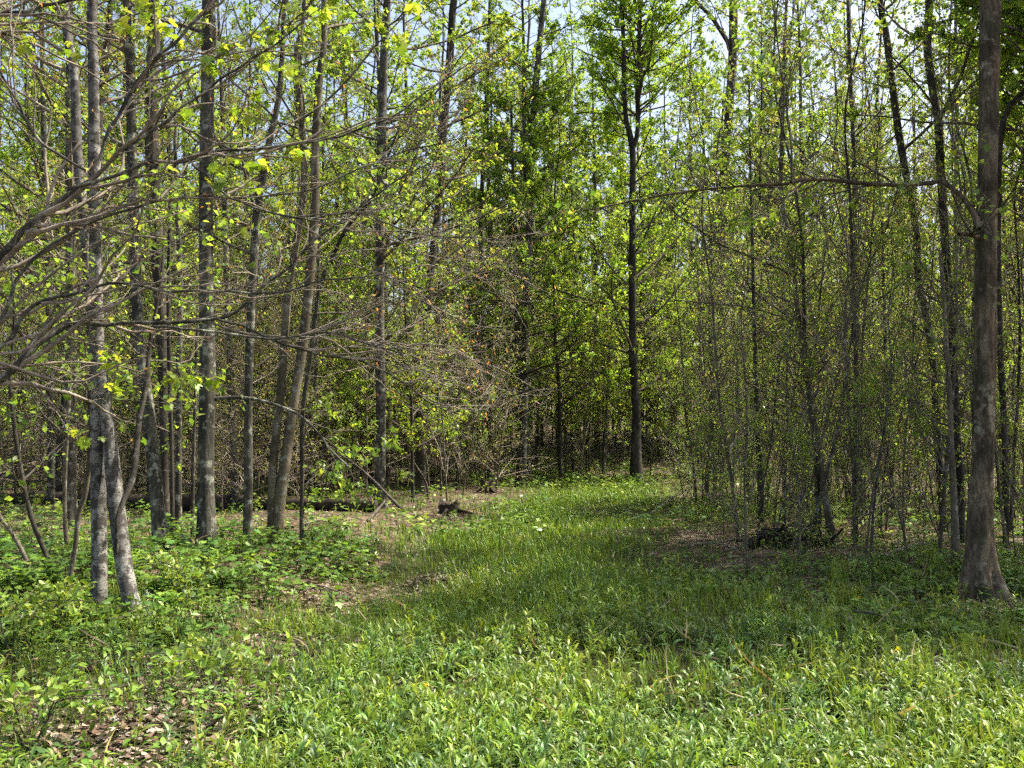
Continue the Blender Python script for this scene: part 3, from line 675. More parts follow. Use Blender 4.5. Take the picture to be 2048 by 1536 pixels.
BROWN = [proto_tree(5.5, .02, 40, .06, (.6, 1.7), 4, .055, TWIGGY, M_BEECH, n2=10, L2=(.2, .7), clump=.6, lean=.35, S=6, ang=(.8, 1.3), up=.3, w=[1, 1, 1.5, 1.5, .8], tpl='far', twig=M_PALETWIG, tmin=.0035),
         proto_tree(7.5, .03, 46, .06, (.7, 2.1), 4, .055, TWIGGY, M_BEECH, n2=10, L2=(.2, .7), clump=.6, lean=.35, S=6, ang=(.8, 1.3), up=.3, w=[1, 1, 1, 1, 1], tpl='far', twig=M_PALETWIG, tmin=.0035),
         proto_tree(4.2, .015, 34, .05, (.5, 1.4), 5, .05, TWIGGY, M_TWIG, n2=10, L2=(.15, .6), clump=.6, lean=.35, S=6, ang=(.8, 1.3), up=.3, w=[1, 1, 1.2, 1, 1], tpl='far', twig=M_PALETWIG, tmin=.0035)]
LUSH = [proto_tree(7.5, .04, 40, .12, (.9, 2.4), 18, .08, BRIGHT + FRESH, M_GREY, n2=8, L2=(.25, .7), clump=.8, lean=.4, S=7, ang=(.9, 1.4), up=.2, tpl='far'),
        proto_tree(10, .055, 46, .15, (1.0, 2.6), 18, .08, FRESH + YELLOW, M_DARK, n2=8, L2=(.25, .7), clump=.8, lean=.4, S=7, ang=(.9, 1.4), up=.2, tpl='far')]

POLE = [proto_tree(12, .045, 26, .35, (.6, 1.6), 9, .065, FRESH + TWIGGY, M_GREY, tpl='far', n2=6, L2=(.2, .6), clump=.6, lean=.5, S=7, ang=(.5, 1.0), up=.6),
        proto_tree(14, .06, 28, .4, (.7, 2.0), 10, .07, YELLOW + FRESH, M_BEECH, tpl='far', n2=6, L2=(.2, .7), clump=.6, lean=.6, S=7, ang=(.5, 1.0), up=.6),
        proto_tree(10, .035, 24, .3, (.5, 1.5), 5, .06, TWIGGY, M_DARK, tpl='far', n2=7, L2=(.2, .6), clump=.5, lean=.5, S=7, ang=(.5, 1.0), up=.6, twig=M_PALETWIG)]

SHADE = proto_tree(14.5, .10, 46, .42, (1.4, 3.4), 34, .10, BRIGHT + FRESH, M_GREY, tpl='far', n2=9, clump=.8)
LAND.sort()
ORD = 'first second third fourth fifth sixth seventh eighth ninth tenth eleventh twelfth thirteenth fourteenth fifteenth sixteenth seventeenth eighteenth nineteenth twentieth'.split()
PENDING = []
def landmark(loc):
    px, _ = project(loc); cand = [l for l in LAND if l[0] <= px]
    return (cand[-1][1], 'right') if cand else (LAND[0][1], 'left')
def name_the_many():
    """each copied tree is told by its kind and its place, counted sideways from a tree one can find"""
    by = {}
    for o, kind, loc in PENDING: by.setdefault((kind, *landmark(loc)), []).append((project(loc)[0], o))
    for (kind, lm, side), l in by.items():
        l.sort(key=lambda t: t[0], reverse=side == 'left')
        for k, (_, o) in enumerate(l): o['label'] = f'{kind}, {ORD[k] if k < 20 else str(k + 1) + "th"} {side} of {lm}'

def scatter(n, xr, yr, mind, ok=lambda x, y: True, existing=None):
    pts = [] if existing is None else existing; got = []
    for _ in range(n * 40):
        if len(got) >= n: break
        y = math.sqrt(R.uniform(yr[0] ** 2, yr[1] ** 2)); x = R.uniform(*xr) * (y if max(abs(xr[0]), abs(xr[1])) < 1.2 else 1)
        if not ok(x, y): continue
        if all((x - a) ** 2 + (y - b) ** 2 > mind ** 2 for a, b in pts): pts.append((x, y)); got.append((x, y))
    return sorted(got, key=lambda p: p[1])

clear = lambda x, y: abs(x - path_center(y)) > (2.6 if y < 36 else 0.0) and not (28 < y < 47 and 3.5 < x < 15) and not (y < 46 and 1120 < 1024 + F * x / y < 1340)
taken = []
KT = ['leafy grey far tree', 'dark leafy far tree', 'yellowish young far tree', 'sparse twiggy far tree', 'bright green far maple', 'tall thin-crowned far tree']
for (x, y) in scatter(90, (-.62, .62), (27, 62), 1.9, clear, taken):
    px, _ = project((x, y, height(x, y)))
    k = R.choice(6, p=[.2, .16, .16, .14, .2, .14] if px < 1350 else [.18, .2, .12, .2, .12, .18])
    loc = (x, y, float(height(x, y)))
    place(BG[k], 'forest_tree', loc, KT[k], 'tree', 'trees in the depth of the forest', s=R.uniform(.95, 1.3))
for (x, y, k, s_) in [(2.2, 44, 4, 1.15), (3.3, 41, 0, 1.1), (15.5, 50, 4, 1.2), (5.4, 50, 2, 1.3), (1.0, 40, 2, 1.0), (-.8, 33, 4, .95), (-12, 30, 0, 1.1), (-9, 33, 4, 1.15), (-14.5, 28, 4, 1.1), (-17, 33, 0, 1.15), (-7.5, 29.5, 2, 1.1), (-12.5, 36, 1, 1.2), (-5.2, 35, 0, 1.15), (-3.2, 38, 4, 1.2), (12, 48, 1, 1.3), (16, 46, 0, 1.3), (19, 44, 4, 1.25), (14.5, 52, 2, 1.3), (10.5, 50, 4, 1.3)]:
    loc = (x, y, float(height(x, y)))
    place(BG[k], 'forest_tree', loc, KT[k], 'tree', 'trees in the depth of the forest', s=s_)
for (x, y) in scatter(7, (.01, .19), (39, 47), 1.2, lambda x, y: not 1180 < 1024 + F * x / y < 1310, []):
    loc = (x, y, float(height(x, y))); k = int(R.integers(2))
    place(LUSH[k], 'young_maple', loc, ['bright green young maple', 'tall yellow-green young maple'][k], 'tree', 'leafy young maples in the middle distance', s=R.uniform(.9, 1.2))
# trees along both sides; those at the right throw the shade across the path
for (x, y, k, s) in [(7.2, 13.0, 1, .8), (9.4, 11.0, 4, .85), (8.8, 14.2, 0, .8), (11.8, 12.4, 2, .9), (7.0, 11.0, 2, .75), (8.2, 10.2, 0, .8), (11.2, 10.4, 1, .85), (8.0, 12.1, 4, .8), (9.9, 13.2, 0, .85), (10.8, 14.4, 4, .85), (8.6, 15.3, 2, .8), (10.5, 20.5, 1, .9), (6.9, 22.4, 0, .85), (8.8, 24.5, 4, .9), (12, 26, 0, 1.0), (13.5, 16, 3, .9),
                     (-7.2, 15.6, 3, .9), (-8.5, 19.5, 5, .9), (-6.0, 20.8, 3, .8), (-9.5, 13.0, 3, .85), (-5.2, 24.5, 2, .85), (-10.5, 22, 5, .9)]:
    loc = (x, y, float(height(x, y)))
    place(SHADE if x > 6 and y < 15.5 else BG[k], 'forest_tree', loc, 'tall thicket tree' if x > 0 else 'mid-distance leafy tree', 'tree', 'trees flanking the path', s=s)
for (x, y) in scatter(20, (-.04, .36), (47, 60), 2.0, lambda x, y: True, []):
    loc = (x, y, float(height(x, y))); k = int(R.choice([0, 2, 4]))
    place(BG[k], 'forest_tree', loc, KT[k], 'tree', 'trees in the depth of the forest', s=R.uniform(1.25, 1.5))
# leafy young trees in the middle distance
for (x, y) in scatter(10, (-.25, .06), (23, 34), 1.5, lambda x, y: abs(x - path_center(y)) > 2.6, []) + scatter(4, (-.6, -.28), (16, 30), 1.6, lambda x, y: True, []) + scatter(7, (.3, .58), (20, 32), 1.6, lambda x, y: True, []):
    loc = (x, y, float(height(x, y))); k = int(R.integers(2))
    place(LUSH[k], 'young_maple', loc, ['bright green young maple', 'tall yellow-green young maple'][k], 'tree', 'leafy young maples in the middle distance', s=R.uniform(.8, 1.15))
# slender pole trees deep in the wood
PT = ['slender grey pole tree', 'pale slender pole tree', 'dark slender pole tree']
for (x, y) in scatter(70, (-.55, .5), (24, 54), 1.0, lambda x, y: abs(x - path_center(y)) > (2.4 if y < 37 else 0), []) + scatter(7, (.3, .54), (13.5, 24), .8, lambda x, y: x - path_center(y) > 3, []):
    loc = (x, y, float(height(x, y))); k = int(R.integers(3))
    place(POLE[k], 'pole_tree', loc, PT[k], 'tree', 'slender pole trees in the wood', s=R.uniform(.8, 1.2), tilt=.05)
# thicket right of the path
thick = lambda x, y: x - path_center(y) > 2.5 + .25 * math.sin(y)
ST = ['thin brownish sapling', 'short leafy sapling', 'tall fresh green sapling', 'small whip-thin sapling', 'sturdiest sapling', 'nearly bare grey sapling']
for (x, y) in scatter(150, (.1, .56), (11.3, 27), .40, thick, []):
    loc = (x, y, float(height(x, y))); k = R.choice(6, p=[.20, .15, .16, .13, .08, .28])
    place(SAP[k], 'sapling', loc, ST[k] + ' in the thicket', 'tree', 'thin saplings of the thicket right of the path', s=R.uniform(.6, 1.2), tilt=.12)
for (x, y) in scatter(60, (.1, .54), (11.0, 20), .4, lambda x, y: x - path_center(y) > 2.2, []):
    loc = (x, y, float(height(x, y)))
    place(SAP[3], 'seedling_tree', loc, 'small leafy whip in the thicket', 'tree', 'young whips at the foot of the thicket', s=R.uniform(.3, .6))
# brown twiggy saplings left of the path and beyond the log
left = lambda x, y: x - path_center(y) < -2.4 and (y > 26.5 or (y > 19 and x < -.22 * y) or x < -.42 * y)
BT = ['brown twiggy sapling', 'tall brown twiggy sapling', 'low brown twiggy sapling']
for (x, y) in scatter(100, (-.6, .06), (16.5, 36), .65, left, []):
    loc = (x, y, float(height(x, y))); k = int(R.integers(3))
    place(BROWN[k], 'sapling', loc, BT[k] + ' behind the log', 'tree', 'brown twiggy saplings behind the fallen log', s=R.uniform(.8, 1.2))
for (x, y) in scatter(46, (-.55, .04), (20, 40), .9, lambda x, y: x - path_center(y) < -2.6, []):
    loc = (x, y, float(height(x, y)))
    place(SAP[5], 'sapling', loc, 'nearly bare grey sapling among the trunks', 'tree', 'nearly bare saplings among the left trunks', s=R.uniform(.8, 1.3), tilt=.1)
for (x, y) in scatter(64, (-.5, .48), (34, 56), 1.0, lambda x, y: True, []) + scatter(16, (.02, .2), (36.5, 50), .8, lambda x, y: True, []):
    loc = (x, y, float(height(x, y))); k = int(R.integers(11)); pr = (BROWN + SAP + LUSH)[k]
    place(pr, 'sapling', loc, (BT + ST + ['bright young maple', 'yellow-green young maple'])[k] + ' on the far slope', 'tree', 'saplings on the slope beyond the path', s=R.uniform(1.0, 1.5))

name_the_many()

# ------------------------------------------------------------------ far wood: one mass
def far_wood():
    g, gl = Geo(), Geo()
    n = 230
    x = R.uniform(-.75, .75, n); y = R.uniform(62, 100, n); x = x * y
    H = R.uniform(13, 20, n); z = height(x, y)
    k = np.linspace(0, 1, 5)
    P = np.stack([x[:, None] + k * R.normal(0, .6, (n, 1)), y[:, None] + k * R.normal(0, .6, (n, 1)), z[:, None] + k * H[:, None] - .3], -1)
    tubes(g, P, R.uniform(.1, .22, n)[:, None] * (1 - .8 * k)[None], 6)
    Rr = np.full((n, 5), .1)
    P1, R1 = spawn(P, Rr, 26, .03, 1, 1.5, 3.6, (.8, 1.3), .4, 4); tubes(g, P1, np.maximum(R1, .012), 3)
    o = tag(put('far_forest', g.mesh('far_forest', M_GREY)), 'mass of far woodland closing the view behind the trees', 'woodland', kind='stuff')
    leaf_spray(gl, P1, 15, .34, FRESH + TWIGGY[:2], None, 'far', .4, t0=.1)
    put('foliage', gl.mesh('foliage', M_LEAF), o)['kind'] = 'stuff'
far_wood()

# ------------------------------------------------------------------ fallen log, stumps, stone, sticks
def rod(name, label, cat, pts, mat, S=10, rough=.2, seed=1, n=30, parts=()):
    """a lying or leaning piece of wood from (x,y,z,r) points, closed at both ends"""
    s = smooth_path(np.array(pts, float), n); P, Rr = s[:, :3].copy(), s[:, 3].copy()
    P = np.vstack([P[0], P, P[-1]]); Rr = np.r_[.002, Rr, .002]
    b = P[len(P) // 2].copy()
    g = Geo(); T = nrm(np.gradient(s[:, :3], axis=0)); T = np.vstack([T[0], T, T[-1]])
    ax = np.array([0, 0, 1.0]) if abs(T[0][2]) < .8 else np.array([1.0, 0, 0])
    U = nrm(np.cross(T, ax)); V = np.cross(T, U); th = np.arange(S) * 2 * np.pi / S
    q = P[:, None, :] * 2.2 + np.stack([np.cos(th), np.sin(th), 0 * th], -1)[None] * 1.1
    rad = Rr[:, None] * (1 + rough * vnoise(q.reshape(-1, 3), seed).reshape(len(P), S))
    Xv = P[:, None, :] + (U[:, None] * np.cos(th)[None, :, None] + V[:, None] * np.sin(th)[None, :, None]) * rad[..., None]
    i = np.arange(len(P) - 1)[:, None] * S; k = np.arange(S)[None]; k2 = (k + 1) % S
    g.add(Xv.reshape(-1, 3), quads=np.stack([i + k, i + k2, i + S + k2, i + S + k], -1).reshape(-1, 4))
    for (a, bb, r0, r1) in parts: 
        tubes(g, smooth_path(np.array([a, (np.array(a) + bb) / 2 + R.normal(0, .03, 3), bb]), 6)[None], np.linspace(r0, r1, 6)[None], 6)
    o = put(name, g.mesh(name, mat, off=b)); o.location = tuple(b)
    return tag(o, label, cat)
def gp(px, py, dz=0): 
    p = on_ground(px, py); return p + [0, 0, dz]
a, b_, c_ = gp(-140, 1012, .16), gp(330, 1020, .17), gp(752, 1024, .14)
rod('fallen_log', 'long dark rotting log lying across the forest floor at the left', 'log', [(*a, .17), (*((a + b_) / 2), .18), (*b_, .18), (*((b_ + c_) / 2), .16), (*c_, .12)], M_LOG, S=16, rough=.3, n=60,
    parts=[(b_ + [0, 0, .1], b_ + [.3, -.1, .7], .03, .01), ((b_ + c_) / 2, (b_ + c_) / 2 + [-.4, .1, .6], .025, .008)])
p0, p1 = gp(806, 1026, .05), at(655, 890, 22.0)
rod('broken_branch', 'grey broken branch propped against the trunk at the log end', 'branch', [(*p0, .035), (*((p0 + p1) / 2 + [0, 0, .1]), .03), (*p1, .015)], M_DEADWOOD, S=8, rough=.15)
p0, p1 = gp(735, 1045, .02), at(772, 1000, 21)
rod('broken_branch', 'short stick crossing the propped branch at the pale trunk foot', 'branch', [(*p0, .035), (*((p0 + p1) / 2), .03), (*p1, .02)], M_DEADWOOD, S=8)
p0, p1 = gp(857, 1000, .02), at(828, 925, 24)
rod('leaning_stick', 'pale bent stick leaning beside the dark leaning trunk', 'branch', [(*p0, .035), (*((p0 + p1) / 2 + [.1, 0, 0]), .03), (*p1, .02)], M_DEADWOOD, S=8)

def fallen_branch(label, px0, py0, px1, py1, r, lift=.05):
    p0, p1 = gp(px0, py0, r * .8), gp(px1, py1, lift); m = (p0 + p1) / 2 + [0, 0, .06]
    L = np.linalg.norm(p1 - p0); fk = []
    for t in (.35, .55, .7, .85):
        a = p0 * (1 - t) + p1 * t + [0, 0, .05 * (1 - t)]; fk.append((a, a + nrm(p1 - p0) * L * .22 + R.normal(0, .12, 3) * [1, 1, .5] + [0, 0, .1], r * .45, r * .15))
    rod('fallen_branch', label, 'branch', [(*p0, r), (*m, r * .8), (*p1, r * .35)], M_PALETWIG, S=7, rough=.15, n=16, parts=fk)
fallen_branch('pale forked branch lying at the right edge of the path far end', 1300, 1030, 1390, 1000, .025, .35)
fallen_branch('grey fallen branch on the litter in front of the log', 600, 1052, 700, 1046, .022)
fallen_branch('thin fallen branch on the bare ground at the thicket edge', 1390, 1092, 1480, 1108, .018)
fallen_branch('fallen branch half hidden under the thicket beside the furrowed trunk', 1760, 1120, 1880, 1105, .02, .15)
fallen_branch('dark twig lying on the bare soil beside the seedlings', 596, 1180, 690, 1200, .012)
def stump(name, label, px, py, w, h, seed, mat=M_LOG, jag=.35, cat='stump'):
    b = on_ground(px, py); S, N = 22, 14
    th = np.arange(S) * 2 * np.pi / S; k = np.linspace(0, 1, N)
    top = h * (1 - jag * (.5 + .5 * vnoise(np.stack([np.cos(th) * 2, np.sin(th) * 2, 0 * th], -1), seed)) )
    g = Geo(); rad = w / 2 * (1 + .55 * np.exp(-k * 5))[:, None] * (1 + .22 * vnoise(np.stack([np.cos(th)[None] * 2 + 0 * k[:, None], np.sin(th)[None] * 2 + 0 * k[:, None], 3 * k[:, None] + 0 * th[None]], -1).reshape(-1, 3), seed + 2).reshape(N, S))
    X_ = np.stack([rad * np.cos(th)[None], rad * np.sin(th)[None], -.15 + k[:, None] * (top + .15)[None]], -1)
    inner = X_[::-1][:8].copy(); sc2 = np.linspace(.85, .15, 8)[:, None]; inner = np.stack([X_[-1][None, :, 0] * sc2, X_[-1][None, :, 1] * sc2, X_[-1][None, :, 2] - (1 - sc2) * h * .45 ], -1)
    X_ = np.concatenate([X_, inner]); n = len(X_)
    i = np.arange(n - 1)[:, None] * S; kk = np.arange(S)[None]; k2 = (kk + 1) % S
    g.add(X_.reshape(-1, 3), quads=np.stack([i + kk, i + k2, i + S + k2, i + S + kk], -1).reshape(-1, 4))
    for j in range(7):                     # roots
        a = R.uniform(0, 6.28); L = w * R.uniform(.9, 1.6)
        pr = smooth_path(np.array([[math.cos(a) * w * .35, math.sin(a) * w * .35, h * .25], [math.cos(a) * L * .7, math.sin(a) * L * .7, .03], [math.cos(a + .3) * L, math.sin(a + .3) * L, -.05]]), 7)
        tubes(g, pr[None], np.linspace(w * .12, w * .03, 7)[None], 6)
    o = put(name, g.mesh(name, mat)); o.location = tuple(b); return tag(o, label, cat)
stump('tree_stump', 'black jagged stump with root wad at the left bank of the path', 897, 1026, .40, .36, 3, jag=.8)
stump('tree_stump', 'smaller dark stump farther back where the path bends', 977, 984, .40, .5, 8, jag=.8)
def boulder(name, label, px, py, s, mat, seed):
    b = on_ground(px, py); g = Geo()
    import bmesh
    bm = bmesh.new(); bmesh.ops.create_icosphere(bm, subdivisions=3, radius=1)
    v = np.array([x.co[:] for x in bm.verts]); f = np.array([[x.index for x in q.verts] for q in bm.faces]); bm.free()
    v = v * (1 + .25 * vnoise(v * 1.6, seed) + .08 * vnoise(v * 4, seed))[:, None] * np.array(s)
    g.add(v, tris=f); o = put(name, g.mesh(name, mat)); o.location = tuple(b + [0, 0, s[2] * .5]); return tag(o, label, 'stone')
M_STONE = bark_material('grey_stone', (0.12, 0.12, 0.12), (0.26, 0.26, 0.26), stretch=1, sc_=5, bump=.4)
boulder('stone', 'small grey stone at the foot of the thickest left trunk', 368, 1098, (.10, .10, .11), M_STONE, 2)

# brush heap in the right thicket
hb = on_ground(1560, 1092)
gh = Geo()
n = 70
cx = R.normal(0, .28, n); cyy = R.normal(0, .22, n); a = R.uniform(0, 6.28, n); L = R.uniform(.25, .8, n); el = R.normal(.15, .25, n)
dv = np.stack([np.cos(a) * np.cos(el), np.sin(a) * np.cos(el), np.sin(el)], -1)
c0 = np.stack([cx, cyy, 0.02 + .22 * np.exp(-(cx ** 2 / .16 + cyy ** 2 / .12)) * R.random(n)], -1)
k = np.linspace(-.5, .5, 5)
tubes(gh, c0[:, None, :] + dv[:, None, :] * (k[None, :] * L[:, None])[..., None] + R.normal(0, .02, (n, 5, 3)), R.uniform(.008, .035, n)[:, None] * np.linspace(1, .6, 5)[None], 6)
heap = tag(empty('brush_heap', hb), 'black heap of rotting wood and roots under the thicket', 'brush heap')
bo = put('sticks', gh.mesh('sticks', M_LOG), heap); bo['kind'] = 'stuff'
gm = Geo(); uu = np.linspace(0, 2 * np.pi, 25)[:-1]; kk = np.linspace(0, 1, 7)
rr = np.cos(kk * np.pi / 2)[:, None] * (1 + .3 * vnoise(np.stack([np.cos(uu) * 2, np.sin(uu) * 2, uu * 0], -1), 5))[None]
XX = np.stack([rr * np.cos(uu)[None] * .45, rr * np.sin(uu)[None] * .34, (np.sin(kk * np.pi / 2)[:, None] * .15 - .05) * np.ones((1, 24))], -1)
i = np.arange(6)[:, None] * 24; q_ = np.arange(24)[None]; q2 = (q_ + 1) % 24
gm.add(XX.reshape(-1, 3), quads=np.stack([i + q_, i + q2, i + 24 + q2, i + 24 + q_], -1).reshape(-1, 4)); put('root_mound', gm.mesh('root_mound', M_LOG), heap)

# ------------------------------------------------------------------ ground cover
def stick(px0, py0, px1, py1, label, r=.006, dz=.12, mat=M_DEADWOOD):
    p0, p1 = gp(px0, py0, dz), gp(px1, py1, dz)
    rod('dry_stick', label, 'stick', [(*p0, r), (*((p0 + p1) / 2 + [0, 0, .012]), r), (*p1, r * .6)], mat, S=6, n=8)
stick(1708, 1262, 1772, 1275, 'pale dry stick lying in the grass at the right', r=.008, dz=.16)

def patch_noise(x, y, s, seed): return vnoise(np.stack([x * s, y * s, 0 * x], -1), seed)  # patchy variation of plant density, height and leaf hue over the ground
def bare(x, y):
    """0..1: how bare of green a spot is (litter patches of the photo)"""
    v = np.zeros_like(x)
    for (px, py, rx, ry) in [(260, 1470, .7, .45), (440, 1400, .45, .4), (330, 1530, .55, .4), (868, 1165, .35, .55), (650, 1200, .55, .7), (640, 1185, .4, .4), (150, 1420, .5, .3), (560, 1330, .4, .25), (530, 1285, .8, .35), (720, 1038, 2.4, 1.3), (900, 1040, 1.0, .9), (1400, 1080, 1.0, 1.6), (1480, 1130, .9, .6), (1700, 1110, 1.2, .7), (1990, 1215, .6, .3), (830, 1390, .18, .2), (1040, 1340, .15, .15)]:
        c = on_ground(px, min(py, 1534)); v = np.maximum(v, np.exp(-(((x - c[0]) / rx) ** 2 + ((y - c[1]) / ry) ** 2)))
    return v
NOTCH = [on_ground(px, py) for px, py in ((868, 1165), (650, 1190), (440, 1400), (250, 1490))]

HERB = [(0.12, 0.20, 0.036), (0.078, 0.145, 0.026), (0.16, 0.245, 0.04), (0.205, 0.285, 0.04), (0.14, 0.205, 0.06)]
GRASS = [(0.115, 0.21, 0.024), (0.165, 0.265, 0.03), (0.08, 0.155, 0.018), (0.21, 0.28, 0.04)]
def shoots():
    """lance-leaved shoots carpeting the foreground"""
    g, gs = Geo(), Geo()
    n = 14000
    y = 3.9 + (R.random(n) ** 1.5) * 8.0; x = R.uniform(-.62, .62, n) * (y + .6)
    dens = np.where(x > -1.6 + .15 * (y - 4), 1.0, .28) * np.where(y > 8.5, .5, 1.0) * (1 - bare(x, y)) * np.clip(.72 + .8 * patch_noise(x, y, 1.6, 3) + .5 * patch_noise(x, y, 3.7, 8), .08, 1)
    keep = R.random(n) < dens; x, y = x[keep], y[keep]; n = len(x)
    z = height(x, y); H = R.uniform(.07, .20, n) * (1 + .45 * patch_noise(x, y, 1.3, 6))
    lean = R.normal(0, .25, (n, 2)); k = np.linspace(0, 1, 3)
    P = np.stack([x[:, None] + lean[:, :1] * H[:, None] * k ** 1.3, y[:, None] + lean[:, 1:] * H[:, None] * k ** 1.3, z[:, None] + H[:, None] * k], -1)
    tubes(gs, P, np.full((n, 3), .0018), 3, col=palette(n, [(0.10, 0.15, 0.03)]))
    tone = palette(n, HERB, jit=.15) * (1 + np.clip(patch_noise(x, y, 1.0, 21) + R.normal(0, .3, n), -1, 1)[:, None] * np.array([.32, .16, -.25]))
    NL = 11
    for j in range(NL):
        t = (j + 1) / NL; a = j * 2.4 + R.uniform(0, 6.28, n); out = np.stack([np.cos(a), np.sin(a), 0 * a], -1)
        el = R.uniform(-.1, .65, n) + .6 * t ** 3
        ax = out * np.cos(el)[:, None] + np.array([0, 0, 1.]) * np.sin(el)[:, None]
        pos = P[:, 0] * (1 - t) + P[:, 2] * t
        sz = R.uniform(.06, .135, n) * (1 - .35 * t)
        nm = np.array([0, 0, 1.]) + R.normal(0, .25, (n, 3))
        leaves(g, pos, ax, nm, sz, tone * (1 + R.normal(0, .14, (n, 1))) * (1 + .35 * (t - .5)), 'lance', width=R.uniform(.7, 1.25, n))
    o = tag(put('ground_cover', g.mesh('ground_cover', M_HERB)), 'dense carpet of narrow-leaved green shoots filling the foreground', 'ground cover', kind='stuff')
    put('shoot_stems', gs.mesh('shoot_stems', M_HERB), o)['kind'] = 'stuff'
shoots()

def grass():
    g = Geo()
    def field(n, y0, y1, x0, x1, len0, len1, p, wf, pth, cols):
        y = y0 + R.random(n) ** p * (y1 - y0); x = R.uniform(x0, x1, n)
        if pth: x = path_center(y) + R.normal(0, .62, n) * np.interp(y, [4, 9, 15, 36], [3.6, 2.6, 1.9, 1.6])
        else: x = x * (y + 1)
        d = (1 - bare(x, y)) * np.clip(.8 + .8 * patch_noise(x, y, .7, 9), .2, 1)
        kp = R.random(n) < d; x, y = x[kp], y[kp]; n = len(x)
        a = R.uniform(0, 6.28, n); ln = R.normal(0, .28, n)
        ax = np.stack([np.cos(a) * ln, np.sin(a) * ln, np.ones(n)], -1)
        nm = np.stack([np.cos(a), np.sin(a), 0 * a], -1)
        sz = R.uniform(len0, len1, n) * (1 + .4 * patch_noise(x, y, .5, 12))
        leaves(g, np.stack([x, y, height(x, y) - .01], -1), ax, nm, sz, palette(n, cols), 'blade', width=wf * np.clip(y / 9, 1, 2.2))
    field(52000, 8.0, 38, 0, 0, .06, .16, 1.6, 1.2, True, GRASS)
    field(14000, 4.0, 9.5, -.6, .6, .08, .20, 1.2, 1.0, False, GRASS)
    field(14000, 9, 34, -.6, .6, .06, .16, 1.3, 1.3, False, GRASS)
    # denser tufts and old straw
    nt_ = 420; ty = 4.2 + R.random(nt_) ** 1.3 * 9; tx = R.uniform(-.45, .6, nt_) * (ty + .5); nb = 26
    kp = (R.random(nt_) > bare(tx, ty) * 1.5) & ((tx > -1.3) | (R.random(nt_) < .25)); tx, ty = tx[kp], ty[kp]; nt_ = len(tx)
    x = np.repeat(tx, nb) + R.normal(0, .05, nt_ * nb); y = np.repeat(ty, nb) + R.normal(0, .05, nt_ * nb); n = len(x); a = R.uniform(0, 6.28, n)
    ln = np.abs(R.normal(.3, .25, n)); ax = np.stack([np.cos(a) * ln, np.sin(a) * ln, np.ones(n)], -1)
    sz = np.repeat(R.uniform(.12, .26, nt_), nb) * R.uniform(.6, 1.1, n)
    leaves(g, np.stack([x, y, height(x, y) - .01], -1), ax, -np.stack([np.cos(a), np.sin(a), 0 * a], -1), sz, palette(n, [(.19, .27, .035), (.15, .24, .03), (.23, .29, .05)]), 'blade', width=.8)
    n = 700; y = 4 + R.random(n) ** 1.3 * 14; x = R.uniform(-.55, .6, n) * (y + .5); a = R.uniform(0, 6.28, n); el = R.uniform(-.1, .9, n)
    ax = np.stack([np.cos(a) * np.cos(el), np.sin(a) * np.cos(el), np.sin(el)], -1)
    leaves(g, np.stack([x, y, height(x, y) + R.uniform(0, .12, n)], -1), ax, R.normal(0, 1, (n, 3)), R.uniform(.1, .35, n), palette(n, [(.34, .27, .16), (.24, .17, .09), (.42, .35, .23)]), 'blade', width=.7)
    tag(put('grass', g.mesh('grass', M_HERB)), 'green grass growing along the path and between the shoots', 'grass', kind='stuff')
grass()

def litter():
    g = Geo()
    n = 60000
    y = 4 + R.random(n) ** 1.5 * 26; x = R.uniform(-.62, .62, n) * (y + .5)
    b = bare(x, y); off = np.abs(x - path_center(y))
    d = np.clip(.30 * sstep(1.6, 2.6, off) + b * .95 + .04, 0, 1)
    kp = R.random(n) < d; x, y = x[kp], y[kp]; n = len(x)
    # an extra helping on the bare patches
    for c in NOTCH:
        m = 420; x = np.r_[x, c[0] + R.normal(0, .35, m)]; y = np.r_[y, c[1] + R.normal(0, .30, m)]
    n = len(x); a = R.uniform(0, 6.28, n)
    ax = np.stack([np.cos(a), np.sin(a), R.normal(0, .2, n)], -1); nm = np.array([0, 0, 1.]) + R.normal(0, .35, (n, 3))
    leaves(g, np.stack([x, y, height(x, y) + R.uniform(.006, .03, n)], -1), ax, nm, R.uniform(.022, .06, n), palette(n, [(.20, .15, .105), (.145, .10, .068), (.27, .22, .165), (.08, .055, .037), (.32, .275, .215)], jit=.2), 'diamond', width=1.2)
    tag(put('leaf_litter', g.mesh('leaf_litter', M_DRY)), 'scattered dry brown leaves on the bare patches and under the trees', 'leaf litter', kind='stuff')
litter()

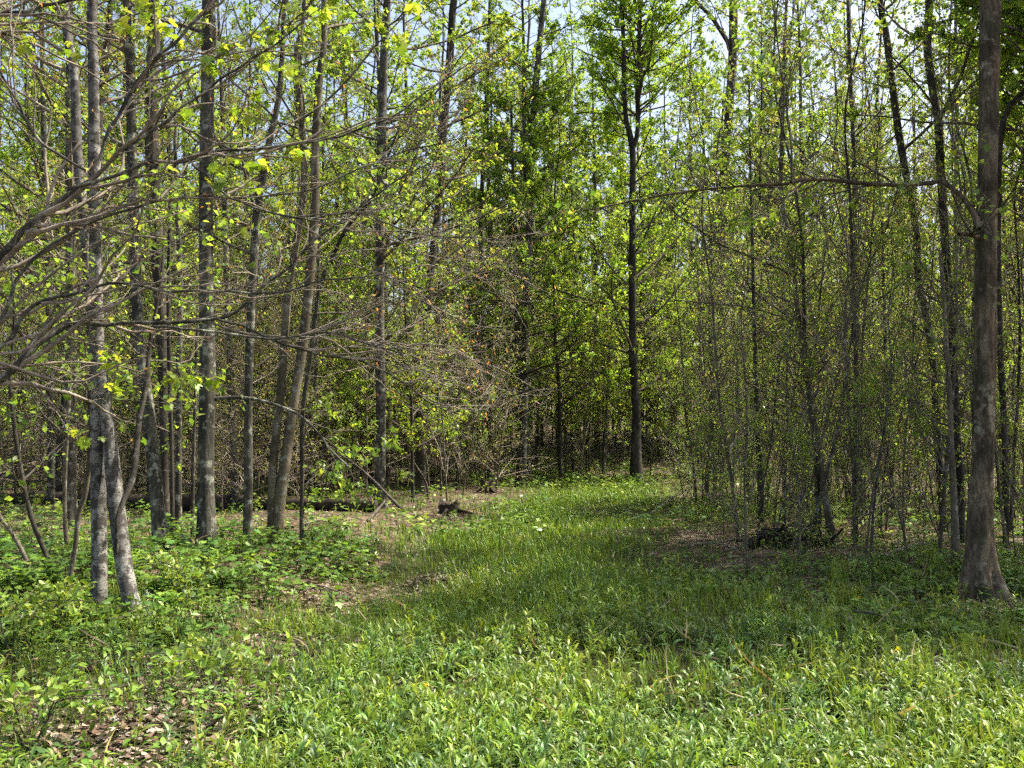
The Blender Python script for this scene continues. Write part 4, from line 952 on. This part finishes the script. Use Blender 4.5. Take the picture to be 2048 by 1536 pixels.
def undergrowth(name, label, regions, cols, size, tpl):
    """low broad-leaved seedlings: stems with flat whorls of leaves"""
    g, gs = Geo(), Geo()
    for (n, x0, x1, y0, y1, h0, h1, nl) in regions:
        px = R.uniform(x0, x1, n); py = R.uniform(y0, y1, n)
        B = []
        if y1 < 70:                                    # given in metres instead of pixels
            B = list(zip(px, py)); px = py = ()
        for a, b in zip(px, py):
            r = ray(a, b); t = (CAM_Z - .1) / -r[2] if r[2] < -.01 else 40
            B.append([r[0] * t, r[1] * t])
        B = np.array(B); x, y = B[:, 0], B[:, 1]
        kp = R.random(n) > bare(x, y) * .9; x, y = x[kp], y[kp]; n = len(x)
        if n == 0: continue
        z = height(x, y); H = R.uniform(h0, h1, n) * (1 + .3 * patch_noise(x, y, .9, 4)); ln = R.normal(0, .22, (n, 2)); k = np.linspace(0, 1, 4)
        P = np.stack([x[:, None] + ln[:, :1] * H[:, None] * k, y[:, None] + ln[:, 1:] * H[:, None] * k, z[:, None] + H[:, None] * k], -1)
        tubes(gs, P, np.full((n, 4), .0022), 3, col=palette(n, [(.10, .11, .04)]))
        tone = palette(n, cols, jit=.15)
        for j in range(nl):
            t = R.uniform(.45, 1, n); a = j * 2.2 + R.uniform(0, 6.28, n)
            out = np.stack([np.cos(a), np.sin(a), R.normal(.05, .22, n)], -1)
            f = t[:, None] * 3; i0 = np.minimum(f.astype(int), 2)[:, 0]; w = f - i0[:, None]
            pos = P[np.arange(n), i0] * (1 - w) + P[np.arange(n), i0 + 1] * w + out * R.uniform(.02, .12, (n, 1)) * (H / .3)[:, None].clip(.4, 1.2)
            leaves(g, pos, out, np.array([0, 0, 1.]) + R.normal(0, .28, (n, 3)), R.uniform(size * .65, size * 1.25, n), tone * (1 + R.normal(0, .15, (n, 1))), tpl)
    o = tag(put(name, g.mesh(name, M_HERB)), label, 'undergrowth', kind='stuff')
    put('stems', gs.mesh('stems', M_HERB), o)['kind'] = 'stuff'
UG = [(0.085, 0.17, 0.03), (0.12, 0.22, 0.035), (0.17, 0.27, 0.04), (0.055, 0.115, 0.022)]
undergrowth('undergrowth', 'low broad-leaved seedlings massed round the feet of the left trunks',
    [(620, -60, 690, 1100, 1205, .10, .32, 9), (230, -60, 480, 1200, 1290, .08, .24, 8), (140, 560, 760, 1090, 1150, .06, .16, 7)], UG, .07, 'maple')
undergrowth('thicket_undergrowth', 'scattered small green plants under the right thicket',
    [(420, 1330, 2080, 1075, 1185, .06, .22, 8), (200, 1700, 2080, 1130, 1260, .06, .2, 8), (220, 1000, 1420, 985, 1040, .08, .25, 8)], UG, .085, 'ovate')
undergrowth('forest_floor_plants', 'sunlit green seedlings on the forest floor beyond the log and path',
    [(700, -60, 1100, 960, 1070, .1, .35, 8), (420, 900, 1500, 930, 985, .1, .5, 8), (400, 1300, 2080, 985, 1075, .1, .4, 8), (1300, -16, 20, 34, 58, .2, .7, 9), (520, -3, 9, 33, 46, .15, .5, 9)], UG + FRESH, .11, 'diamond')
undergrowth('foreground_seedlings', 'yellow-green bramble and seedling leaves over the litter at the front left',
    [(300, -60, 480, 1290, 1560, .08, .20, 8), (60, 500, 800, 1250, 1420, .06, .16, 7)], [(0.15, .25, .035), (.19, .29, .04), (.11, .20, .035), (.09, .16, .05)], .056, 'ovate')

# single plants one can point to
def bramble(label, px, py, H, n, cols, spread=.25):
    b = on_ground(px, min(py, 1534)); root = tag(empty('bramble', b), label, 'shrub')
    gl = Geo()
    for j in range(n):
        a = R.uniform(0, 6.28); L = H * R.uniform(.7, 1.15)
        tip = np.array([math.cos(a) * spread * 1.6, math.sin(a) * spread * 1.2, L * .78]); mid = np.array([math.cos(a) * spread * .5, math.sin(a) * spread * .5, L * .75])
        P = smooth_path(np.array([[0, 0, -.03], mid * .5, mid, tip]), 10)
        g = Geo(); tubes(g, P[None], np.linspace(.005, .002, 10)[None], 5); put('cane', g.mesh('cane', M_TWIG), root)
        P2, R2 = spawn(P[None], np.full((1, 10), .004), 9, .25, 1, .06, .16, (.6, 1.2), .4, 3); 
        g2 = Geo(); tubes(gl, P2, R2, 3, col=palette(len(P2), [(.1, .13, .03)]))
        leaf_spray(gl, P2, 6, .056, cols, None, 'ovate', .15, t0=.4)
    o = put('foliage', gl.mesh('foliage', M_HERB), root)
bramble('tall yellow-green leafy shrub at the left edge in front of the birches', 30, 1330, .62, 8, LIME + FRESH, .35)
bramble('yellow-leaved shrub just left of the birch bases', 110, 1290, .5, 6, LIME, .25)
bramble('arching leafy cane sprawling in front of the two birch bases', 330, 1290, .45, 6, FRESH, .35)
bramble('low bright leafy shrub over the bare litter patch at lower left', 420, 1400, .32, 6, FRESH + LIME, .3)
bramble('leafy shrub in the lower left corner', 60, 1500, .36, 7, FRESH, .3)
bramble('yellow-tipped bramble between the birches and the shaded seedlings', 380, 1215, .55, 6, LIME + FRESH, .4)

def broad_leaf(label, px, py, L, w, col, az, el, n=1):
    b = on_ground(px, py); root = tag(empty('broad_leaf_plant', b), label, 'plant')
    for j in range(n):
        g = Geo(); a = az + j * 2.1
        ax = np.array([[math.cos(a) * math.cos(el), math.sin(a) * math.cos(el), math.sin(el)]]); nm = np.array([[-math.cos(a), -math.sin(a), .8]])
        leaves(g, np.zeros((1, 3)), ax, nm, L, np.array([col]), 'ovate', width=w); put('leaf', g.mesh('leaf', M_HERB), root)
broad_leaf('pale upright blade-shaped leaf standing alone at the front left', 362, 1345, .22, .55, (.14, .23, .08), 1.9, 1.2, 1)
broad_leaf('dark broad pointed leaf in the right foreground grass', 1462, 1412, .20, .75, (.035, .07, .03), -.2, .6, 1)
broad_leaf('pale broad leaf in the middle of the foreground', 712, 1300, .17, .9, (.11, .20, .08), 2.8, .3, 2)

M_YEL = leaf_material('dandelion_petal', trans=.0, rough=.7, spec=.1)
def dandelion(label, px, py, h):
    c = at(px, py, 1); b = on_ground(px, py + (50 if py > 1250 else 24)); root = tag(empty('dandelion', b), label, 'flower')
    top = at(px, py, b[1]) - b
    g = Geo(); tubes(g, smooth_path(np.array([[0, 0, -.02], top * .5 + [.01, 0, 0], top]), 6)[None], np.full((1, 6), .0025), 5, col=palette(1, [(.15, .2, .06)])); put('stem', g.mesh('stem', M_HERB), root)
    g = Geo(); n = 70; a = R.uniform(0, 6.28, n); e = R.uniform(.05, 1.3, n)
    ax = np.stack([np.cos(a) * np.cos(e), np.sin(a) * np.cos(e), np.sin(e)], -1)
    leaves(g, np.repeat(top[None], n, 0), ax, np.array([0, 0, 1.]) + R.normal(0, .2, (n, 3)), R.uniform(.018, .030, n), palette(n, [(.80, .60, .015), (.85, .68, .03)], jit=.06), 'diamond', width=.5); put('flower_head', g.mesh('flower_head', M_YEL), root)
for px, py, l in [(1786, 1308, 'lower of two touching yellow dandelion heads at right'), (1797, 1302, 'upper of two touching yellow dandelion heads at right'), (1670, 1333, 'single yellow dandelion left of the touching pair'), (852, 1374, 'yellow dandelion by the bare spot in the middle foreground'), (1718, 1198, 'small yellow dandelion in the shade near the thicket'), (12, 1108, 'yellow dandelion at the left edge beneath the leaning stems')]:
    dandelion(l, px, py, .15)
def stalk(label, px, py, h):
    b = on_ground(px, py); P = smooth_path(np.array([[0, 0, -.03, .004], [.01, 0, h * .5, .003], [.0, .02, h, .002]]), 8)
    g = Geo(); tubes(g, P[None, :, :3], P[None, :, 3], 5)
    for j in range(5):
        z = h * R.uniform(.5, 1); a = R.uniform(0, 6.28); tubes(g, np.array([[[0, 0, z], [.02 * math.cos(a), .02 * math.sin(a), z + .03], [.035 * math.cos(a), .035 * math.sin(a), z + .07]]]), np.full((1, 3), .0015), 3)
    o = put('dry_stalk', g.mesh('dry_stalk', M_TWIG)); o.location = tuple(b); tag(o, label, 'stalk')
stalk('dark dead stalk standing in the right foreground shoots', 1337, 1455, .24)
stalk('brown dead stalk in the middle of the shaded grass', 950, 1330, .26)
stalk('thin dead stalk by the sunlit grass left of the path', 757, 1125, .35)
